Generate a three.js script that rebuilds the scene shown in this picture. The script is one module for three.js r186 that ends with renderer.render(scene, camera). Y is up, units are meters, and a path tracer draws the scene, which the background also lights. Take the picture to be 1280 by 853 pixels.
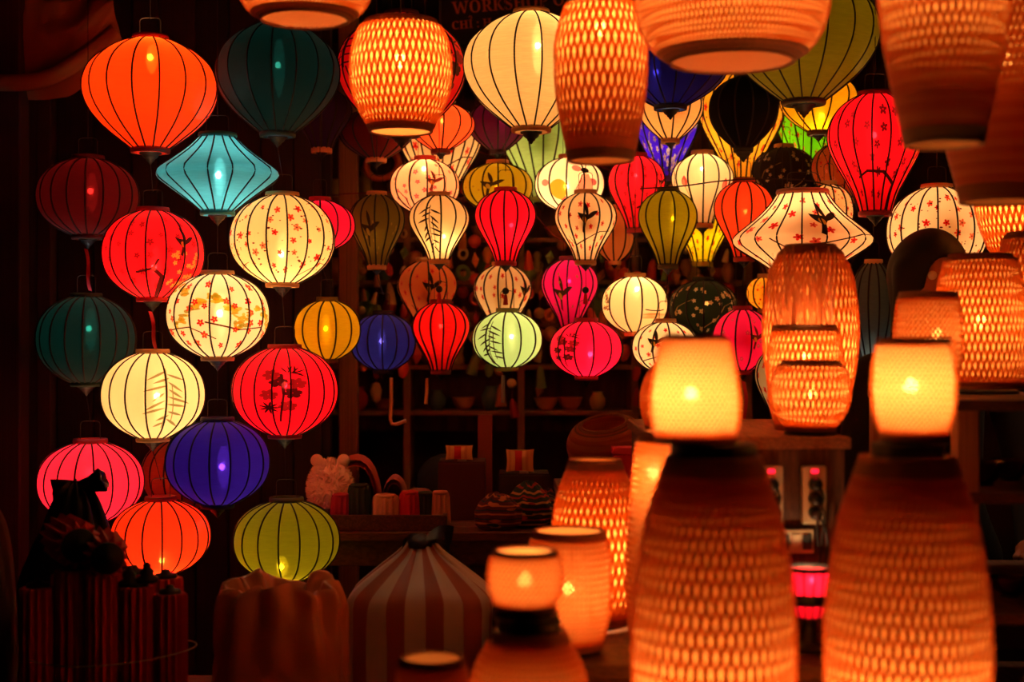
import * as THREE from 'three';
import { mergeGeometries } from 'three/addons/utils/BufferGeometryUtils.js';
import { RoundedBoxGeometry } from 'three/addons/geometries/RoundedBoxGeometry.js';
import { MarchingCubes } from 'three/addons/objects/MarchingCubes.js';

// ---------------------------------------------------------------- camera, night sky, exposure
const scene = new THREE.Scene();
scene.background = new THREE.Color().setRGB(0.0012, 0.0011, 0.0014);      // night over the lane
const EYE = 1.5, VFOV = 27;
const camera = new THREE.PerspectiveCamera(VFOV, 1280 / 853, 0.05, 60);
camera.position.set(0, EYE, 0);
camera.lookAt(0, EYE, -4);
camera.focus = 4.2;
camera.userData.fStop = 2.2;
const renderer = new THREE.WebGLRenderer({ antialias: true });
renderer.toneMapping = THREE.LinearToneMapping;
renderer.toneMappingExposure = 1.0;
renderer.shadowMap.enabled = true;
const GLOW = 0.27;                       // candela per square metre of lantern radius squared, times each lamp's own figure
const WARM = new THREE.Color().setRGB(1, 0.60, 0.26), GLOBE = new THREE.Color().setRGB(1, 0.72, 0.42), AMBER = new THREE.Color().setRGB(1, 0.50, 0.15), COOL = new THREE.Color().setRGB(0.86, 0.95, 1);

// ---------------------------------------------------------------- helpers
const F = 853 / 2 / Math.tan(VFOV / 2 * Math.PI / 180);
const V = (x, y, z) => new THREE.Vector3(x, y, z);
const wx = (px, d) => (px - 640) / F * d, wy = (py, d) => EYE - (py - 426.5) / F * d;
const at = (px, py, d) => V(wx(px, d), wy(py, d), -d);
function rng(seed) { let a = seed >>> 0; return () => { a = (a + 0x6D2B79F5) | 0; let t = Math.imul(a ^ (a >>> 15), 1 | a); t = (t + Math.imul(t ^ (t >>> 7), 61 | t)) ^ t; return ((t ^ (t >>> 14)) >>> 0) / 4294967296; }; }
const taken = {};
function numbered(name) { const n = taken[name] = (taken[name] ?? -1) + 1; return n ? `${name}_${String(n).padStart(3, '0')}` : name; }
function tag(o, label, category, group) { o.userData.label = label; o.userData.category = category; if (group) o.userData.group = group; return o; }
function base(name, pos, label, category, group) { const g = new THREE.Group(); g.name = numbered(name); g.position.copy(pos); scene.add(g); return tag(g, label, category, group); }
function part(name, geo, mat, parent, pos) { const m = new THREE.Mesh(geo, mat); m.name = name; m.castShadow = m.receiveShadow = true; if (pos) m.position.copy(pos); parent.add(m); return m; }
function struct(name, geo, mat, pos) { const m = part(name, geo, mat, scene, pos); m.userData.kind = 'structure'; return m; }
function structGroup(name, pos) { const g = new THREE.Group(); g.name = name; g.userData.kind = 'structure'; g.position.copy(pos); scene.add(g); return g; }
const col = (c) => new THREE.Color(c);
const std = (c, roughness = 0.8, more = {}) => new THREE.MeshStandardMaterial({ color: c, roughness, ...more });
const phys = (c, roughness, more) => new THREE.MeshPhysicalMaterial({ color: c, roughness, ...more });
function box(w, h, d, x = 0, y = 0, z = 0, r = 0) { const g = r ? new RoundedBoxGeometry(w, h, d, 2, r) : new THREE.BoxGeometry(w, h, d); g.translate(x, y, z); return g; }
function tube(points, r, seg = 16, rad = 6) { return new THREE.TubeGeometry(new THREE.CatmullRomCurve3(points), seg, r, rad, false); }
function lathe(pts, seg = 32) { return new THREE.LatheGeometry(pts.map(([r, y]) => new THREE.Vector2(r, y)), seg); }
function merged(list) { return mergeGeometries(list.map((g) => { const h = g.index ? g.toNonIndexed() : g; for (const k of Object.keys(h.attributes)) if (!['position', 'normal', 'uv'].includes(k)) h.deleteAttribute(k); return h; })); }
function noiseTexture(w, h, fn, srgb = true, wrap = true) {
  const a = new Uint8Array(w * h * 4);
  for (let y = 0; y < h; y++) for (let x = 0; x < w; x++) { const c = fn(x, y, w, h), k = (y * w + x) * 4; a[k] = c[0] * 255; a[k + 1] = c[1] * 255; a[k + 2] = c[2] * 255; a[k + 3] = 255; }
  const t = new THREE.DataTexture(a, w, h); t.magFilter = THREE.LinearFilter; t.minFilter = THREE.LinearMipmapLinearFilter;
  if (wrap) t.wrapS = t.wrapT = THREE.RepeatWrapping; if (srgb) t.colorSpace = THREE.SRGBColorSpace; t.needsUpdate = true; return t;
}
const clamp = (x, a = 0, b = 1) => Math.min(b, Math.max(a, x));
function valueNoise(seed, n = 64) {
  const r = rng(seed), g = Float32Array.from({ length: n * n }, r), s = (t) => t * t * (3 - 2 * t);
  return (x, y) => { const xi = Math.floor(x), yi = Math.floor(y), fx = s(x - xi), fy = s(y - yi), m = (v) => ((v % n) + n) % n, q = (a, b) => g[m(b) * n + m(a)];
    return (q(xi, yi) * (1 - fx) + q(xi + 1, yi) * fx) * (1 - fy) + (q(xi, yi + 1) * (1 - fx) + q(xi + 1, yi + 1) * fx) * fy; };
}
const nz = valueNoise(11);

// ---------------------------------------------------------------- plain materials
const woodTex = noiseTexture(256, 512, (x, y) => { const g = 0.55 + 0.3 * nz(x * 0.35 + 3 * nz(x * 0.02, y * 0.012), y * 0.02) + 0.15 * nz(x * 0.9, y * 0.06); return [g, g * 0.94, g * 0.9]; });
const weaveTex = noiseTexture(128, 128, (x, y) => { const u = x / 8, v = y / 8, over = (Math.floor(u) + Math.floor(v)) % 2, s = over ? Math.abs((u % 1) - 0.5) : Math.abs((v % 1) - 0.5); const g = 0.96 - 0.75 * s * s * 2 - 0.1 * nz(x * 0.3, y * 0.3); return [g, g, g]; });
const slubTex = noiseTexture(256, 512, (x, y) => { const g = 0.955 + 0.045 * nz(x * 0.05, y * 0.9) - 0.05 * nz(x * 0.11 + 9, y * 0.3 + 4); return [g, g, g]; });
slubTex.repeat.set(2, 1);
const M = {
  darkWood: std('#6e4030', 0.75, { map: woodTex }), plankA: std('#3a2218', 0.8, { map: woodTex }), plankB: std('#26150f', 0.85, { map: woodTex }), plankC: std('#382014', 0.8, { map: woodTex }),
  postWood: std('#c07c50', 0.65, { map: woodTex }), tableWood: std('#7a4a2c', 0.55, { map: woodTex }), blackWood: std('#0c0807', 0.5), rib: std('#1c0f09', 0.8),
  wire: std('#4a3a30', 0.45, { metalness: 0.7 }), cord: std('#2a1a18', 0.8), redCord: std('#8c1414', 0.7), finial: std('#060404', 0.6), plaster: std('#4a3024', 0.95), floor: std('#2c2420', 0.85), socket: std('#15120f', 0.5),
  ivoryPlastic: std('#c9b795', 0.4), blackPlastic: std('#0a0a0a', 0.4), redTassel: std('#b01018', 0.8), brass: std('#a07830', 0.35, { metalness: 0.8 }),
};

// ---------------------------------------------------------------- the stall: floor, ceiling, walls
struct('floor', box(7, 0.1, 8.2, 0, -0.05, -3.6), M.floor);
struct('ceiling', box(7, 0.12, 5.6, 0, 3.01, -4.4), std('#120b08', 0.95));
{
  // boarded wall behind the left-hand lanterns and the wall behind the shelves
  const wl = structGroup('wall_left_back', V(0, 0, -5.3));
  part('backing', box(2.2, 2.95, 0.06, -1.78, 1.475, -0.05), M.plankB, wl);
  const r = rng(5); let x = -2.86; const mats = [M.plankA, M.plankB, M.plankC];
  for (let i = 0; x < -0.72; i++) { const w = 0.085 + r() * 0.06; part('plank', box(w - 0.006, 2.94, 0.022 + r() * 0.01, x + w / 2, 1.475, 0, 0.003), mats[Math.floor(r() * 3)], wl); x += w; }
  const wb = structGroup('wall_back', V(0, 0, -6.9));
  part('backing', box(7, 2.95, 0.08, 0, 1.475, -0.06), M.plaster, wb);
  const ws = structGroup('wall_left', V(-2.55, 0, -4));
  part('backing', box(0.08, 2.95, 5.4, -0.06, 1.475, 0.3), M.plankB, ws);
  for (let z = -1.28; z < 2.5; z += 0.13) part('plank', box(0.026, 2.94, 0.124, 0, 1.475, z, 0.003), mats[Math.floor(r() * 3)], ws);
  struct('wall_right', box(0.1, 2.95, 5.4, 2.6, 1.475, -4.3), M.plankB);
}
// door post and hanging curtain board at the far left
struct('trim_1', box(0.11, 2.95, 0.09, wx(10, 4.6), 1.475, -4.6, 0.008), M.plankC);
struct('trim_2', box(0.05, 2.95, 0.06, wx(58, 4.9), 1.475, -4.9, 0.006), M.plankA);

// ---------------------------------------------------------------- printed silks
const canvas = (w, h) => { const c = document.createElement('canvas'); c.width = w; c.height = h; return c; };
function blossom(g, x, y, s, fill, rot = 0, heart = null) {
  g.save(); g.translate(x, y); g.scale(0.56, 1); s *= 1.3;
  g.fillStyle = fill; for (let k = 0; k < 5; k++) { const a = rot + k * Math.PI * 0.4; g.beginPath(); g.ellipse(Math.cos(a) * s * 0.58, Math.sin(a) * s * 0.58, s * 0.46, s * 0.3, a, 0, 7); g.fill(); }
  if (heart) { g.fillStyle = heart; g.beginPath(); g.arc(0, 0, s * 0.2, 0, 7); g.fill(); }
  g.restore();
}
function branch(g, pts, w, c) { g.strokeStyle = c; g.lineCap = 'round'; g.lineJoin = 'round'; for (let i = 1; i < pts.length; i++) { g.lineWidth = w * (1 - 0.7 * i / pts.length); g.beginPath(); g.moveTo(...pts[i - 1]); g.lineTo(...pts[i]); g.stroke(); } }
function bird(g, x, y, s, c, belly) {
  g.save(); g.translate(x, y); g.scale(s * 0.56, s); g.rotate(0.5);
  g.fillStyle = c; g.beginPath(); g.moveTo(0, -0.2); g.quadraticCurveTo(-0.5, -0.55, -0.85, -1.1); g.quadraticCurveTo(-0.1, -1.0, 0.22, -0.28); g.quadraticCurveTo(0.5, -0.95, 1.0, -1.05); g.quadraticCurveTo(0.8, -0.3, 0.35, 0.1);
  g.lineTo(0.3, 0.45); g.lineTo(0.55, 1.35); g.lineTo(0.25, 1.3); g.lineTo(0.05, 0.55); g.quadraticCurveTo(-0.55, 0.4, -0.95, 0.1); g.lineTo(-0.5, -0.02); g.closePath(); g.fill();
  if (belly) { g.fillStyle = belly; g.beginPath(); g.ellipse(0.05, 0.3, 0.3, 0.2, 0.6, 0, 7); g.fill(); }
  g.restore();
}
function leaf(g, x, y, l, a, w, c) { g.save(); g.translate(x, y); g.rotate(a); g.fillStyle = c; g.beginPath(); g.moveTo(0, 0); g.quadraticCurveTo(l * 0.4, -w, l, 0); g.quadraticCurveTo(l * 0.4, w, 0, 0); g.fill(); g.restore(); }
function bambooArt(g, x, y, s, c, r) {
  g.save(); g.translate(x, y); g.scale(0.6, 1); x = y = 0;
  g.strokeStyle = c; g.lineWidth = s * 0.03; g.lineCap = 'round';
  g.beginPath(); g.moveTo(x - s * 0.05, y + s * 0.95); g.lineTo(x + s * 0.02, y + s * 0.3); g.lineTo(x + s * 0.05, y - s * 0.8); g.stroke();
  g.beginPath(); g.moveTo(x + s * 0.22, y + s * 0.8); g.lineTo(x + s * 0.18, y - s * 0.3); g.stroke();
  for (let k = 0; k < 15; k++) { const yy = y - s * 0.75 + k * s * 0.11, side = k % 2 ? 1 : -1; leaf(g, x + (r() - 0.3) * s * 0.2, yy, s * (0.34 + r() * 0.4) * side, (0.15 + r() * 0.55) * side, s * 0.07, c); }
  g.restore();
}
const W = 1024, H = 512;
function spread(n, r, fn) { const cols = Math.round(Math.sqrt(n * 2.4)), rows = Math.ceil(n / cols); for (let j = 0; j < rows; j++) for (let i = 0; i < cols; i++) fn((i + 0.5 * (j % 2) + 0.15 + r() * 0.6) / cols * W, H * (0.1 + 0.8 * (j + 0.15 + r() * 0.7) / rows), j * cols + i); }
const prints = {
  redBlossom(g, r) { spread(84, r, (x, y) => { const s = 10 + r() * 8; blossom(g, x, y, s, ['#d81e14', '#e8452a', '#ee7a50'][Math.floor(r() * 3)], r() * 7, '#7a1008'); if (r() < 0.8) { g.fillStyle = '#6a2410'; for (let k = 0; k < 3; k++) { g.beginPath(); g.arc(x + (r() - 0.5) * 70, y + (r() - 0.5) * 60, 2 + r() * 3, 0, 7); g.fill(); } } });
    branch(g, [[120, 470], [230, 420], [330, 430], [420, 400]], 5, '#4a1c0c'); branch(g, [[640, 480], [730, 400], [820, 410]], 5, '#4a1c0c'); },
  goldBlossom(g, r) { for (let i = 0; i < 300; i++) { const b = i % 5, t = r(), x = (b * 215 + t * 260 - 60 + 20 * r()) % W, y = H * (0.2 + 0.14 * b + 0.18 * Math.sin(t * 5 + b)) + (r() - 0.5) * 46; g.fillStyle = ['#c99a18', '#b98a10', '#e0b830', '#8a7a14'][i % 4]; g.globalAlpha = 0.75; g.beginPath(); g.ellipse(x, y % H, 9 + r() * 11, 5 + r() * 6, r() * 3, 0, 7); g.fill(); }
    g.globalAlpha = 1; for (let b = 0; b < 4; b++) branch(g, [[b * 260 - 20, 300 + 40 * (b % 2)], [b * 260 + 90, 345], [b * 260 + 180, 330], [b * 260 + 270, 400]], 11, '#5a2a10');
    spread(70, r, (x, y, i) => blossom(g, x, y, 13 + r() * 7, ['#d8201a', '#e84830', '#c81414'][i % 3], r() * 7, '#f4c040')); },
  redBird(g, r) { spread(66, r, (x, y, i) => blossom(g, x, y, 11 + r() * 7, ['#8c0a12', '#a01018'][i % 2], r() * 7)); for (let i = 0; i < 26; i++) { const a = r(); blossom(g, 590 + a * 110, H * (0.5 + r() * 0.4), 11, '#e08030', r() * 7); }
    branch(g, [[556, 512], [570, 400], [535, 352], [480, 372]], 26, '#3a0808'); branch(g, [[535, 352], [552, 300]], 12, '#3a0808'); bird(g, 640, 190, 62, '#2c0a08', '#a04a10'); bird(g, 130, 210, 58, '#2c0a08', '#a04a10'); },
  peony(g, r) { for (const [x, y] of [[530, 190], [575, 255], [500, 265], [560, 330], [505, 150], [590, 200]]) { g.fillStyle = ['#5a0a10', '#7a0e16', '#3c080c'][Math.floor(r() * 3)]; for (let k = 0; k < 8; k++) { g.beginPath(); g.ellipse(x + Math.cos(k) * 16, y + Math.sin(k) * 18, 15, 10, k, 0, 7); g.fill(); } }
    for (let k = 0; k < 9; k++) leaf(g, 560 + (k % 3) * 12, 140, 46, -2.2 + k * 0.34, 7, '#2a0608'); for (let k = 0; k < 9; k++) leaf(g, 500, 340, 38, k * 0.7, 9, '#1c0406'); branch(g, [[540, 150], [548, 260], [535, 420]], 14, '#2a0608');
    g.strokeStyle = '#3a070b'; g.lineWidth = 7; for (const x of [190, 230, 268]) { g.beginPath(); g.moveTo(x, 130); g.lineTo(x, 250); g.stroke(); } for (const y of [136, 170, 205, 240]) { g.beginPath(); g.moveTo(170, y); g.quadraticCurveTo(230, y - 14, 290, y); g.stroke(); } branch(g, [[240, 250], [260, 340], [320, 400]], 8, '#3a070b'); },
  bamboo(g, r) { bambooArt(g, 575, 250, 200, '#948458', r); },
  bambooBlack(g, r) { bambooArt(g, 440, 260, 215, '#241408', r); bambooArt(g, 900, 260, 200, '#241408', r); },
  birdBlossom(g, r) { spread(60, r, (x, y, i) => blossom(g, x, y, 13 + r() * 8, ['#d8201a', '#e05040'][i % 2], r() * 7, '#801008')); bird(g, 520, 190, 88, '#1c1008', '#b07a20'); bird(g, 60, 200, 80, '#1c1008', '#b07a20'); branch(g, [[380, 512], [420, 400], [520, 360], [620, 300], [720, 290]], 12, '#3a1c0c'); branch(g, [[420, 400], [380, 330]], 8, '#3a1c0c'); },
  pinkBird(g, r) { for (let i = 0; i < 50; i++) blossom(g, r() * W, H * (0.1 + r() * 0.8), 13 + r() * 7, ['#d84858', '#c03850', '#b85060'][i % 3], r() * 7, '#f0b040'); bird(g, 540, 230, 74, '#5a1810', '#c07020'); branch(g, [[360, 512], [390, 400], [360, 330]], 14, '#6a1c18'); },
  lady(g, r) { for (let i = 0; i < 12; i++) { const x = 60 + i * 84, y = 110 + (i % 3) * 140 + r() * 30; g.fillStyle = ['#e07a70', '#d85a58'][i % 2]; g.beginPath(); g.ellipse(x, y, 24, 34, 0.5 - r(), 0, 7); g.fill(); } g.fillStyle = '#d8a030'; g.beginPath(); g.ellipse(470, 330, 46, 95, 0, 0, 7); g.fill();
    g.fillStyle = '#e89078'; g.beginPath(); g.moveTo(600, 180); g.quadraticCurveTo(560, 330, 540, 480); g.lineTo(680, 480); g.quadraticCurveTo(650, 320, 625, 180); g.fill(); g.fillStyle = '#fbe0c0'; g.beginPath(); g.ellipse(610, 165, 16, 22, 0, 0, 7); g.fill(); g.fillStyle = '#1c0c08'; g.beginPath(); g.ellipse(608, 145, 24, 26, 0, 0, 7); g.fill(); branch(g, [[590, 190], [575, 270], [560, 330]], 9, '#8a2a1c'); },
  tulip(g, r) { for (const [x, y] of [[400, 220], [650, 240], [900, 210], [150, 230]]) { g.fillStyle = '#e0584c'; g.beginPath(); g.moveTo(x, y - 52); g.quadraticCurveTo(x + 40, y, x, y + 36); g.quadraticCurveTo(x - 40, y, x, y - 52); g.fill(); g.fillStyle = '#f08a74'; g.beginPath(); g.ellipse(x - 5, y, 9, 24, 0, 0, 7); g.fill(); branch(g, [[x, y + 36], [x + 18, y + 130], [x + 10, y + 270]], 6, '#a08040'); } },
  ink(g, r) { for (let i = 0; i < 90; i++) { g.fillStyle = ['#6a4020', '#8a5a30', '#503018'][i % 3]; g.globalAlpha = 0.5; const s = i % 2 ? 300 : 760; g.beginPath(); g.ellipse(s + (r() - 0.5) * 60, 210 + (r() - 0.5) * 210, 16 * r() + 4, 9 * r() + 3, r() * 3, 0, 7); g.fill(); } for (let i = 0; i < 40; i++) { g.fillStyle = '#c88a50'; g.globalAlpha = 0.25; g.beginPath(); g.ellipse(590 + (r() - 0.5) * 120, 340 + r() * 50, 40, 6, 0, 0, 7); g.fill(); }
    g.globalAlpha = 1; g.strokeStyle = '#2a1408'; g.lineWidth = 9; g.beginPath(); g.moveTo(530, 308); g.quadraticCurveTo(590, 330, 650, 306); g.stroke(); g.lineWidth = 6; g.beginPath(); g.moveTo(600, 315); g.lineTo(605, 255); g.stroke(); },
  paleBlossom(g, r) { for (let i = 0; i < 90; i++) blossom(g, r() * W, H * (0.1 + r() * 0.85), 12 + r() * 9, ['#d8b070', '#c89a60', '#e8c890'][i % 3], r() * 7, '#a03020'); for (let b = 0; b < 4; b++) branch(g, [[b * 250, 470], [b * 250 + 80, 380], [b * 250 + 120, 250], [b * 250 + 210, 180]], 7, '#c09050'); },
  darkBird(g, r) { bird(g, 470, 250, 95, '#2a1a0a', '#8a6a1c'); for (let i = 0; i < 24; i++) blossom(g, r() * W, H * (0.2 + r() * 0.7), 10, '#8a6a20', r() * 7); },
  roseBlossom(g, r) { spread(64, r, (x, y, i) => blossom(g, x, y, 13 + r() * 8, ['#7a0a18', '#8c1420', '#5a0810'][i % 3], r() * 7)); bird(g, 690, 225, 66, '#26080a', '#8a3a10'); branch(g, [[560, 512], [575, 400], [500, 350], [420, 345], [370, 370]], 20, '#2c0808'); for (let i = 0; i < 40; i++) blossom(g, 640 + r() * 120, H * (0.45 + r() * 0.45), 8, '#d89030', r() * 7); },
};
const silkMaps = {};
function silkMap(print, ground, seed) {
  const key = print + ground + seed; if (silkMaps[key]) return silkMaps[key];
  const c = canvas(W, H), g = c.getContext('2d'), r = rng(seed * 77 + 5);
  g.fillStyle = ground; g.fillRect(0, 0, W, H); prints[print](g, r);
  const t = new THREE.CanvasTexture(c); t.colorSpace = THREE.SRGBColorSpace; t.wrapS = THREE.RepeatWrapping; return silkMaps[key] = t;
}

// ---------------------------------------------------------------- silk lanterns
const shapes = {
  round: [[0, 0.31], [0.05, 0.52], [0.13, 0.73], [0.25, 0.9], [0.38, 0.98], [0.5, 1], [0.62, 0.975], [0.75, 0.88], [0.87, 0.69], [0.95, 0.48], [1, 0.31]],
  ball: [[0, 0.26], [0.04, 0.44], [0.12, 0.68], [0.24, 0.89], [0.36, 0.98], [0.45, 1], [0.56, 0.97], [0.68, 0.87], [0.8, 0.7], [0.91, 0.48], [1, 0.28]],
  balloon: [[0, 0.36], [0.05, 0.58], [0.12, 0.79], [0.22, 0.94], [0.33, 1], [0.44, 0.965], [0.56, 0.84], [0.7, 0.65], [0.85, 0.46], [1, 0.34]],
  diamond: [[0, 0.3], [0.16, 0.5], [0.31, 0.74], [0.43, 0.94], [0.5, 1], [0.57, 0.95], [0.69, 0.76], [0.84, 0.51], [1, 0.27]],
  hat: [[0, 0.36], [0.14, 0.46], [0.3, 0.62], [0.46, 0.83], [0.57, 0.97], [0.63, 1], [0.7, 0.96], [0.8, 0.8], [0.9, 0.62], [1, 0.46]],
};
function profileOf(name, rows) {
  const pts = shapes[name], c = new THREE.CatmullRomCurve3(pts.map(([t, r]) => V(r, t, 0)), false, 'catmullrom', 0.5);
  return c.getSpacedPoints(rows).map((p) => [clamp(p.y), Math.min(p.x, 1.005)]);
}
function shadeGeometry(prof, R, H_, n, sag) {                   // silk stretched from rib to rib, a little slack between them
  const per = 6, cols = n * per, pos = [], uv = [], idx = [];
  for (const [t, r] of prof) for (let k = 0; k <= cols; k++) {
    const a = k / cols * Math.PI * 2, f = (k % per) / per, rr = R * r * (1 - sag * Math.sin(Math.PI * f));
    pos.push(Math.sin(a + Math.PI) * rr, H_ * (1 - t), Math.cos(a + Math.PI) * rr); uv.push(k / cols, 1 - t);
  }
  for (let i = 0; i < prof.length - 1; i++) for (let k = 0; k < cols; k++) { const a = i * (cols + 1) + k, b = a + cols + 1; idx.push(a, b, a + 1, b, b + 1, a + 1); }
  const g = new THREE.BufferGeometry(); g.setAttribute('position', new THREE.Float32BufferAttribute(pos, 3)); g.setAttribute('uv', new THREE.Float32BufferAttribute(uv, 2)); g.setIndex(idx); g.computeVertexNormals(); return g;
}
const bulbMats = {};
function bulbMaterial(kind, power) { const k = kind + power; return bulbMats[k] ??= new THREE.MeshStandardMaterial({ color: '#f4e8d0', roughness: 0.4, emissive: { warm: WARM, amber: AMBER, cool: COOL, globe: GLOBE }[kind], emissiveIntensity: power }); }
const bulbGeo = lathe([[0.0004, -0.009], [0.0062, -0.006], [0.0082, 0], [0.0062, 0.006], [0.0004, 0.009]], 9);
const sleeveGeo = lathe([[0.0004, -1], [0.0125, -0.6], [0.0185, 0], [0.0125, 0.6], [0.0004, 1]], 8);
const socketGeo = lathe([[0.001, 0.8], [0.008, 0.82], [0.009, 1], [0.001, 1.02]], 10);
function bulb(parent, pos, kind, candela, scale, length, shows = true, globe = false) {                // a candle lamp with a hot core at the front of a long frosted sleeve, or a plain globe; its socket above
  const lit = candela > 0, c = { warm: WARM, amber: AMBER, cool: COOL }[kind], sleeve = 0.5 * candela / (2 * length * 0.026 * scale), power = globe ? 0.4 * candela / (Math.PI * 0.0082 * 0.0082 * scale * scale) : shows ? sleeve * 26 : sleeve;
  const b = part('bulb', bulbGeo, lit ? bulbMaterial(globe ? 'globe' : kind, Math.round(power)) : M.ivoryPlastic, parent, globe ? pos : pos.clone().add(V(0, 0, 0.02 * scale))); b.scale.setScalar(scale); b.castShadow = false;
  if (shows && !globe) { const v = part('bulb_sleeve', sleeveGeo, lit ? bulbMaterial(kind, Math.round(sleeve)) : M.ivoryPlastic, b, V(0, 0, -0.02)); v.scale.set(1, length / scale, 1); v.castShadow = false; }
  const s = part('bulb_socket', socketGeo, M.socket, b, V(0, 0, globe ? 0 : -0.02)); s.scale.set(1, length / scale, 1);
  if (lit) { const l = new THREE.PointLight(c, candela * (globe ? 0.6 : shows ? 0.5 : 1), 0, 2); l.position.copy(pos); l.castShadow = true; l.shadow.radius = 0.4 * scale; l.name = 'bulb_light'; parent.add(l); }
}
const hung = [];
function finialGeometry(s) { return lathe([[0.001, -1.05], [0.12, -0.95], [0.2, -0.78], [0.34, -0.72], [0.36, -0.58], [0.5, -0.5], [0.66, -0.36], [0.7, -0.2], [0.92, -0.12], [0.95, 0.02], [0.001, 0.02]].map(([r, y]) => [r * s, y * s]), 14); }
function silk(o) {
  const { px, top, bot, w, d, shape = 'round', dye = '#fff', glow = 1, label, n = 16, through = 0.55, rough = o.bulb ? 0.94 : 1 } = o;
  const s = d / F, R = w / 2 * s, Ht = (bot - top) * s, g = base('silk_lantern', at(px, bot, d), label, 'lantern', o.group);
  const turn = o.turn ?? Math.sin(px * 12.9) * 0.14, prof = profileOf(shape, 30), ringT = R * prof[0][1], ringB = R * prof[prof.length - 1][1];
  const map = o.print ? silkMap(o.print, o.ground ?? '#ffffff', o.seed ?? 1) : slubTex;
  const mat = phys(o.print ? '#ffffff' : dye, rough, { map, transmission: through, thickness: 0, side: THREE.DoubleSide, specularIntensity: 0.35 });
  const shade = part('silk_shade', shadeGeometry(prof, R, Ht, n, o.sag ?? 0.02), mat, g); shade.rotation.y = turn;
  const ribR = o.rib ?? Math.max(0.0015, 1.1 * s), ribGeo = tube(prof.filter((_, i) => i % 2 === 0).map(([t, r]) => V(0, Ht * (1 - t), R * r + ribR * 0.3)), ribR, 22, 5);
  for (let k = 0; k < n; k++) { const rb = part('rib', ribGeo, o.ribMat ?? M.rib, g); rb.rotation.y = turn + Math.PI + k / n * Math.PI * 2; }
  const rh = Math.max(0.012, 6.5 * s), rm = o.ring ?? std(o.ringColor ?? '#b88a58', 0.7);
  const ring = (r) => lathe([[r * 0.86, 0], [r * 1.03, 0], [r * 1.06, rh * 0.5], [r * 1.03, rh], [r * 0.86, rh], [r * 0.86, 0]], 28);
  const tr = part('top_ring', ring(ringT), rm, g, V(0, Ht - rh * 0.15, 0)), br = part('bottom_ring', ring(ringB), rm, g, V(0, -rh * 0.85, 0));
  const fs = ringB * (o.finial ?? 0.62);
  let fin = br; if (fs > 0) fin = part('finial', finialGeometry(fs), M.finial, g, V(0, -rh * 0.8, 0));
  if (o.tassel) { const y0 = -rh - fs * 1.05 - fin.position.y, L = o.tassel * s; part('tassel_cord', tube([V(0, y0 + 0.004, 0), V(0.001, y0 - L * 0.5, 0), V(0, y0 - L, 0)], 0.0012, 8, 5), M.redCord, fin);
    part('bead', new THREE.SphereGeometry(0.0115, 14, 10), M.finial, fin, V(0, y0 - L, 0)); part('tassel', lathe([[0.001, 0], [0.005, -0.004], [0.007, -0.016], [0.009, -0.036], [0.001, -0.037]], 10), M.redTassel, fin, V(0, y0 - L - 0.01, 0)); }
  if (o.strip) { const [sx, len, bend] = o.strip, y0 = -rh - fs * 0.5; part('paper_tag', tube([V(sx * s, y0, 0), V(sx * s * 1.02, y0 - len * s * 0.5, 0.006), V(sx * s * 1.1, y0 - len * s, 0.004), ...(bend ? [V(sx * s * 1.1 + bend * s, y0 - len * s + 0.012, 0.01)] : [])], 0.0065, 12, 4).scale(1, 1, 0.3), std(o.stripColor ?? '#c89060', 0.8), g); part('tag_string', tube([V(0, -rh * 0.6, 0), V(sx * s * 0.5, -rh * 0.4, 0), V(sx * s, y0 + 0.002, 0)], 0.001, 6, 4), M.cord, g); }
  if (o.ribbon) { const [rx, ry, rl] = o.ribbon, y0 = -rh - fs * 0.9, bend = 0.02, list = []; const q = []; for (let i = 0; i <= 10; i++) { const t = i / 10; q.push(V(rx * s * t + 0.006 * Math.sin(t * 5), y0 - rl * s * t, ry + bend * Math.sin(t * 3))); } for (let i = 0; i <= 10; i++) list.push(q[i].x - 0.006, q[i].y, q[i].z, q[i].x + 0.006, q[i].y - 0.002, q[i].z + 0.003);
    const idx = []; for (let i = 0; i < 10; i++) idx.push(2 * i, 2 * i + 2, 2 * i + 1, 2 * i + 1, 2 * i + 2, 2 * i + 3); const rg = new THREE.BufferGeometry(); rg.setAttribute('position', new THREE.Float32BufferAttribute(list, 3)); rg.setIndex(idx); rg.computeVertexNormals(); part('ribbon', rg, new THREE.MeshStandardMaterial({ color: '#c01420', roughness: 0.6, side: THREE.DoubleSide }), g); }
  // wire bail and cord, hung from the lantern above or from the ceiling
  const bh = Math.max(0.05, Math.min(0.09, 22 * s)), yt = Ht + rh * 0.6, bw = ringT * 0.62;
  part('bail', tube([V(-bw, yt, 0), V(-bw * 0.98, yt + bh * 0.5, 0), V(-bw * 0.9, yt + bh, 0), V(0, yt + bh + 0.004, 0), V(bw * 0.9, yt + bh, 0), V(bw * 0.98, yt + bh * 0.5, 0), V(bw, yt, 0)], 0.0011, 24, 5).translate(0, -tr.position.y, 0), M.wire, tr);
  const [bx, by] = o.bulb ?? [px, (top + bot) / 2]; 
  const len = Math.min(Ht * 0.3, (bot - by) * s * 0.9, (by - top) * s * 0.9);
  bulb(g, V((bx - px) * s * 0.9, (bot - by) * s, 0), o.lamp ?? 'warm', glow * GLOW * R * R * 20, clamp(R / 0.13, 0.6, 1.05), Math.max(0.012, len), !!o.bulb);
  hung.push({ g, top: yt + bh, low: -rh - fs * 0.95, R, prof, Ht });
  return g;
}
const CREAM = '#ffe9bd', RED = '#f0121e';
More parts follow.
